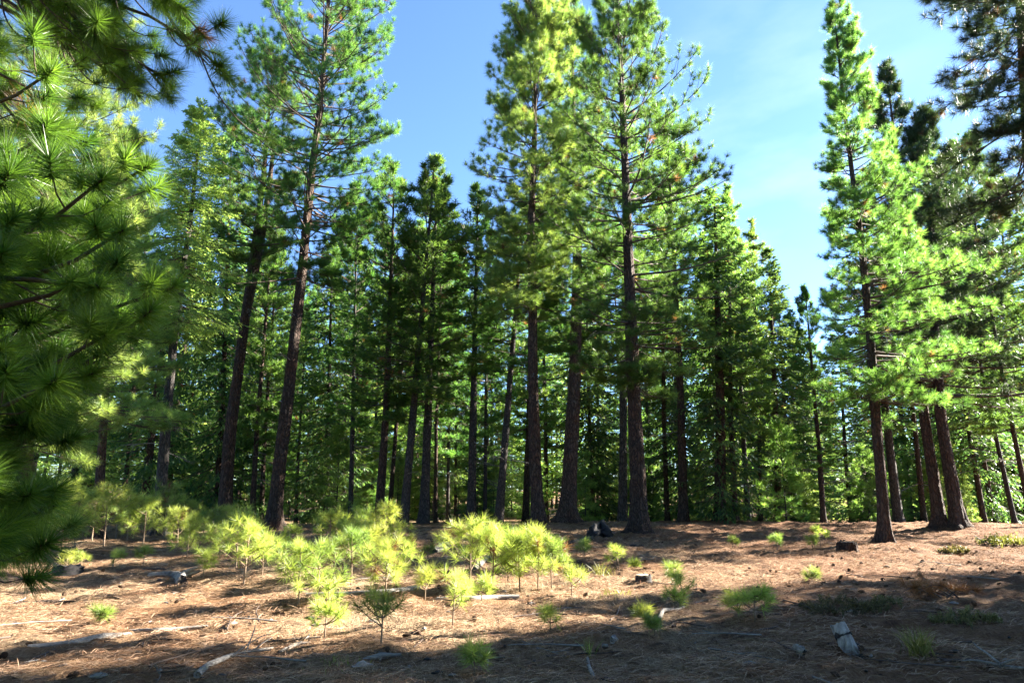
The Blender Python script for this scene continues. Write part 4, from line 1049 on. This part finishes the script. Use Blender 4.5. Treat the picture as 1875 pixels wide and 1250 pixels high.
L('log', 'dark log on the ground between the second thicket and the fallen root', 'log', [(1040, 996), (1058, 993), (1085, 986)], [.08, .1, .09], M_BARKG, lift=.6, seed=23)
L('fallen_root', 'lumpy blackened root mass left of the largest pine', 'root', [(1082, 984), (1100, 981), (1118, 984)], [.16, .27, .12], M_CHAR, lift=.75, seed=24, rough=.28, forks=4)
L('log', 'thin grey log in front of the largest pine', 'log', [(1130, 1001), (1160, 999), (1180, 999)], [.04, .05, .03], M_BARKG, lift=.5, seed=25)
L('log', 'low mossy log lying right of the middle trunks in the shade', 'log', [(25, 1106), (80, 1104), (135, 1103)], [.03, .05, .03], M_BARK, lift=.4, seed=26)['label'] = 'thin brown log sunk in the litter at the left edge'

# rust-coloured dead pine bough
def dead_bough():
    rs = np.random.RandomState(61); g = ground(1712, 1096); root = empty('dead_pine_bough', g)
    tag(root, 'rust-brown dead pine bough heaped on the shaded ground at right', 'branch')
    n = 14; st = np.zeros((n, 3)); st[:, 0] = rs.uniform(-.25, .25, n); st[:, 1] = rs.uniform(-.2, .2, n); st[:, 2] = .04
    P = limb_lines(rs, st, rs.uniform(-.6, 3.6, n), rs.uniform(.3, .9, n), rs.uniform(-.9, -.1, n), rs.uniform(.3, .65, n), K=6, wob=.1)
    a = Acc(); tubes(a, P, np.repeat(np.linspace(.012, .005, 6)[None], n, 0), 5, 0); mobj('twigs', a.mesh('twigs', [M_TWIG]), root)
    a = Acc(); B, T = interp_line(P, rs.uniform(.4, 1, (n, 3)))
    tufts(a, rs, B.reshape(-1, 3), T.reshape(-1, 3), .15, 70, .005, 0, spread=(.2, 1.3)); mobj('dead_needles', a.mesh('dead_needles', [M_RUST]), root)
dead_bough()

def grass(label, u, v, hpx, n, spread, mat, seed, name='grass_tuft'):
    rs = np.random.RandomState(seed); g = ground(u, v); h = hpx * g[1] / CP / F
    b = rs.normal(0, spread, (n, 3)); b[:, 2] = 0; b[:, 2] = height(g[0] + b[:, 0], g[1] + b[:, 1]) - g[2]
    d = norm(np.stack([rs.normal(0, .35, n), rs.normal(0, .35, n), np.ones(n)], -1)); l = h * rs.uniform(.5, 1.1, n)
    s = norm(np.cross(d, rs.normal(size=(n, 3)))) * .004
    m = b + d * (l * .55)[:, None]; e = b + d * l[:, None] + d * [1, 1, 0] * (l * .4)[:, None]
    V = np.stack([b - s, b + s, m + s, m - s, e], 1).reshape(-1, 3); i = np.arange(n)[:, None] * 5
    a = Acc(); a.add(V, np.concatenate([i + [0, 1, 2], i + [0, 2, 3], i + [3, 2, 4]]), 0, var=np.repeat(rs.rand(n), 5))
    tag(mobj(name, a.mesh(name, [mat]), None, g), label, 'grass')
grass('upright yellow-green grass tuft in the shade at the lower right', 1684, 1203, 54, 120, .05, M_GRASS, 1)
grass('thin yellow grass tuft at the bottom middle', 1080, 1204, 40, 18, .02, M_GRASS, 2)
grass('pale dry grass spray in the sun left of the cut stump', 1100, 1055, 26, 90, .1, M_GRASS, 3)
grass('faint dry grass in the sunlit litter before the cut stump', 1126, 1092, 14, 60, .1, M_GRASS, 4)
grass('low green grass in the shade just under the half shaded sapling', 620, 1215, 14, 60, .12, M_GRASS, 5)

def shrub(label, u, v, hpx, wpx, mat, seed, n=50, name='low_shrub'):
    rs = np.random.RandomState(seed); g = ground(u, v); s = g[1] / CP / F; h = hpx * s; w = wpx * s / 2
    root = empty(name, g); tag(root, label, 'shrub')
    st = np.zeros((n, 3)); st[:, 0] = rs.uniform(-w, w, n); st[:, 1] = rs.normal(0, w * .35, n)
    st[:, 2] = height(g[0] + st[:, 0], g[1] + st[:, 1]) - g[2]
    l = h * rs.uniform(.5, 1.15, n) * (1 - .5 * (np.abs(st[:, 0]) / w) ** 2)
    P = limb_lines(rs, st, rs.rand(n) * 6.283, rs.uniform(.8, 1.4, n), rs.uniform(.4, 1.3, n), l, K=4, wob=.2)
    a = Acc(); tubes(a, P, np.repeat([[.005, .004, .003, .002]], n, 0), 3, 0); mobj('stems', a.mesh('stems', [M_TWIG]), root)
    a = Acc(); B, T = interp_line(P, rs.uniform(.2, 1, (n, 9))); B = B.reshape(-1, 3); T = T.reshape(-1, 3)
    k = 4; B = np.repeat(B, k, 0) + rs.normal(0, .012, (len(B) * k, 3)); T = np.repeat(T, k, 0) + rs.normal(0, .6, B.shape)
    leaflets(a, rs, B, T, norm(rs.normal(size=B.shape)), .035 + .02 * (g[1] > 14), .012 + .01 * (g[1] > 14), 0); mobj('leaves', a.mesh('leaves', [mat]), root)
shrub('low brownish heathery shrub on the shaded ground left of the rust-brown bough', 1540, 1120, 24, 120, M_HEATH, 1, 90)
shrub('dim heathery shrub right of the brownish one', 1610, 1116, 20, 70, M_HEATH, 2, 50)
shrub('yellow-green low scrub at the far right under the wood edge', 1845, 997, 20, 90, M_GRASS, 3, 90)
shrub('dark round low shrub right of the leaning right-hand pine', 1748, 1016, 14, 44, M_HEATH, 4, 60)
shrub('dark low shrub in the shade at the lower right', 1770, 1140, 20, 90, M_HEATH, 5, 60)

# cones
def cone_mesh(seed):
    rs = np.random.RandomState(seed); a = Acc(); n = 70
    i = np.arange(n); f = (i + .5) / n; th = i * 2.39996; r = .034 * np.sin(np.clip(f * 1.0 + .08, 0, 1) * math.pi) ** .6; z = -.05 + .10 * f
    b = np.stack([np.cos(th) * r * .4, np.sin(th) * r * .4, z], -1); e = np.stack([np.cos(th) * r, np.sin(th) * r, z + .008], -1)
    s = np.stack([-np.sin(th), np.cos(th), np.zeros(n)], -1) * .009; up = np.array([0, 0, .006])
    V = np.stack([b - s * .5, b + s * .5, e + s, e - s, e + up], 1).reshape(-1, 3); q = i[:, None] * 5
    a.add(V, np.concatenate([q + [0, 1, 2], q + [0, 2, 3], q + [3, 2, 4], q + [0, 3, 4], q + [1, 4, 2]]), 0)
    P = np.array([[[0, 0, -.05], [0, 0, 0], [0, 0, .05]]]); tubes(a, P, np.array([[.010, .018, .006]]), 6, 0)
    me = a.mesh('pine_cone', [M_CONE]); me.transform(Matrix.Rotation(math.pi / 2, 4, 'X')); return me
CONES = [cone_mesh(i) for i in range(3)]
def scatter():
    rs = np.random.RandomState(71)
    zones = [(0, 620, 'left'), (620, 1180, 'middle'), (1180, 1875, 'right')]
    for i in range(130):
        u = rs.uniform(5, 1870); v = 985 + 260 * rs.rand() ** 1.2
        if i < 60: u = rs.uniform(1180, 1870); v = rs.uniform(985, 1100)
        g = ground(u, v); o = mobj('pine_cone', CONES[rs.randint(3)], None, (g[0], g[1], g[2] + .03))
        o.rotation_euler = (rs.normal(0, .3), rs.normal(0, .3), rs.rand() * 6.283); s = rs.uniform(.55, 1.0); o.scale = (s, s, s)
        w = [z for a, b, z in zones if a <= u <= b][0]; q = 'in front' if v > 1110 else 'farther back'
        tag(o, 'dark open pine cone lying on the litter, %s %s of the clearing' % (w, q), 'pine cone', 'pine cones on the %s %s' % (w, q))
    tw = []
    for k in range(5):
        r2 = np.random.RandomState(80 + k); a = Acc()
        P = limb_lines(r2, np.zeros((1, 3)), np.zeros(1), np.array([.05]), np.array([-.05]), np.array([.45 + .12 * k]), K=7, wob=.16)
        P[..., 2] = np.abs(P[..., 2]) * .4 + .008
        tubes(a, P, np.linspace(.011, .004, 7)[None], 5, 0)
        B, T = interp_line(P, np.array([[.4, .7]])); Q = limb_lines(r2, B[0], np.array([.7, -.6]), np.array([.15, .2]), np.array([0, 0.]), np.array([.18, .12]), K=4, wob=.1)
        tubes(a, Q, np.repeat([[.006, .005, .004, .003]], 2, 0), 4, 0); tw.append(a.mesh('fallen_twig', [M_DEAD if k % 2 else M_TWIG]))
    for i in range(95):
        u = rs.uniform(5, 1870); v = 985 + 260 * rs.rand(); g = ground(u, v)
        k = rs.randint(5); o = mobj('fallen_twig', tw[k], None, (g[0], g[1], g[2] + .012)); o.rotation_euler = (0, rs.normal(0, .05), rs.rand() * 6.283)
        w = [z for a, b, z in zones if a <= u <= b][0]; q = 'in front' if v > 1110 else 'farther back'; c = 'pale bleached' if k % 2 else 'dark'
        tag(o, '%s forked twig lying on the litter, %s %s of the clearing' % (c, w, q), 'twig', '%s twigs on the %s %s' % (c, w, q))
    ch = []
    for k in range(3):
        r2 = np.random.RandomState(90 + k)
        ch.append(log_mesh(r2, [(0, 0, .006), (.05, .01, .012), (.11, 0, .006)], [.02, .03, .015], (M_CHAR, M_BARKG, M_DEAD)[k], rough=.25, sides=7, name='bark_chip'))
    for i in range(120):
        u = rs.uniform(5, 1870); v = 1000 + 245 * rs.rand(); g = ground(u, v)
        k = rs.randint(3); o = mobj('bark_chip', ch[k], None, (g[0], g[1], g[2])); o.rotation_euler = (0, 0, rs.rand() * 6.283); s = rs.uniform(.4, 1.2); o.scale = (s, s, s * .7)
        w = [z for a, b, z in zones if a <= u <= b][0]; q = 'in front' if v > 1110 else 'farther back'; c = ('black', 'grey-brown', 'pale')[k]
        tag(o, '%s flake of bark lying on the litter, %s %s of the clearing' % (c, w, q), 'bark chip', '%s bark flakes on the %s %s' % (c, w, q))
scatter()
for o in COL.objects:
    if len(str(o.get('label', '')).split()) > 16: print('LONG', o.name, o['label'])
print('faces', sum(len(m.polygons) for m in bpy.data.meshes))
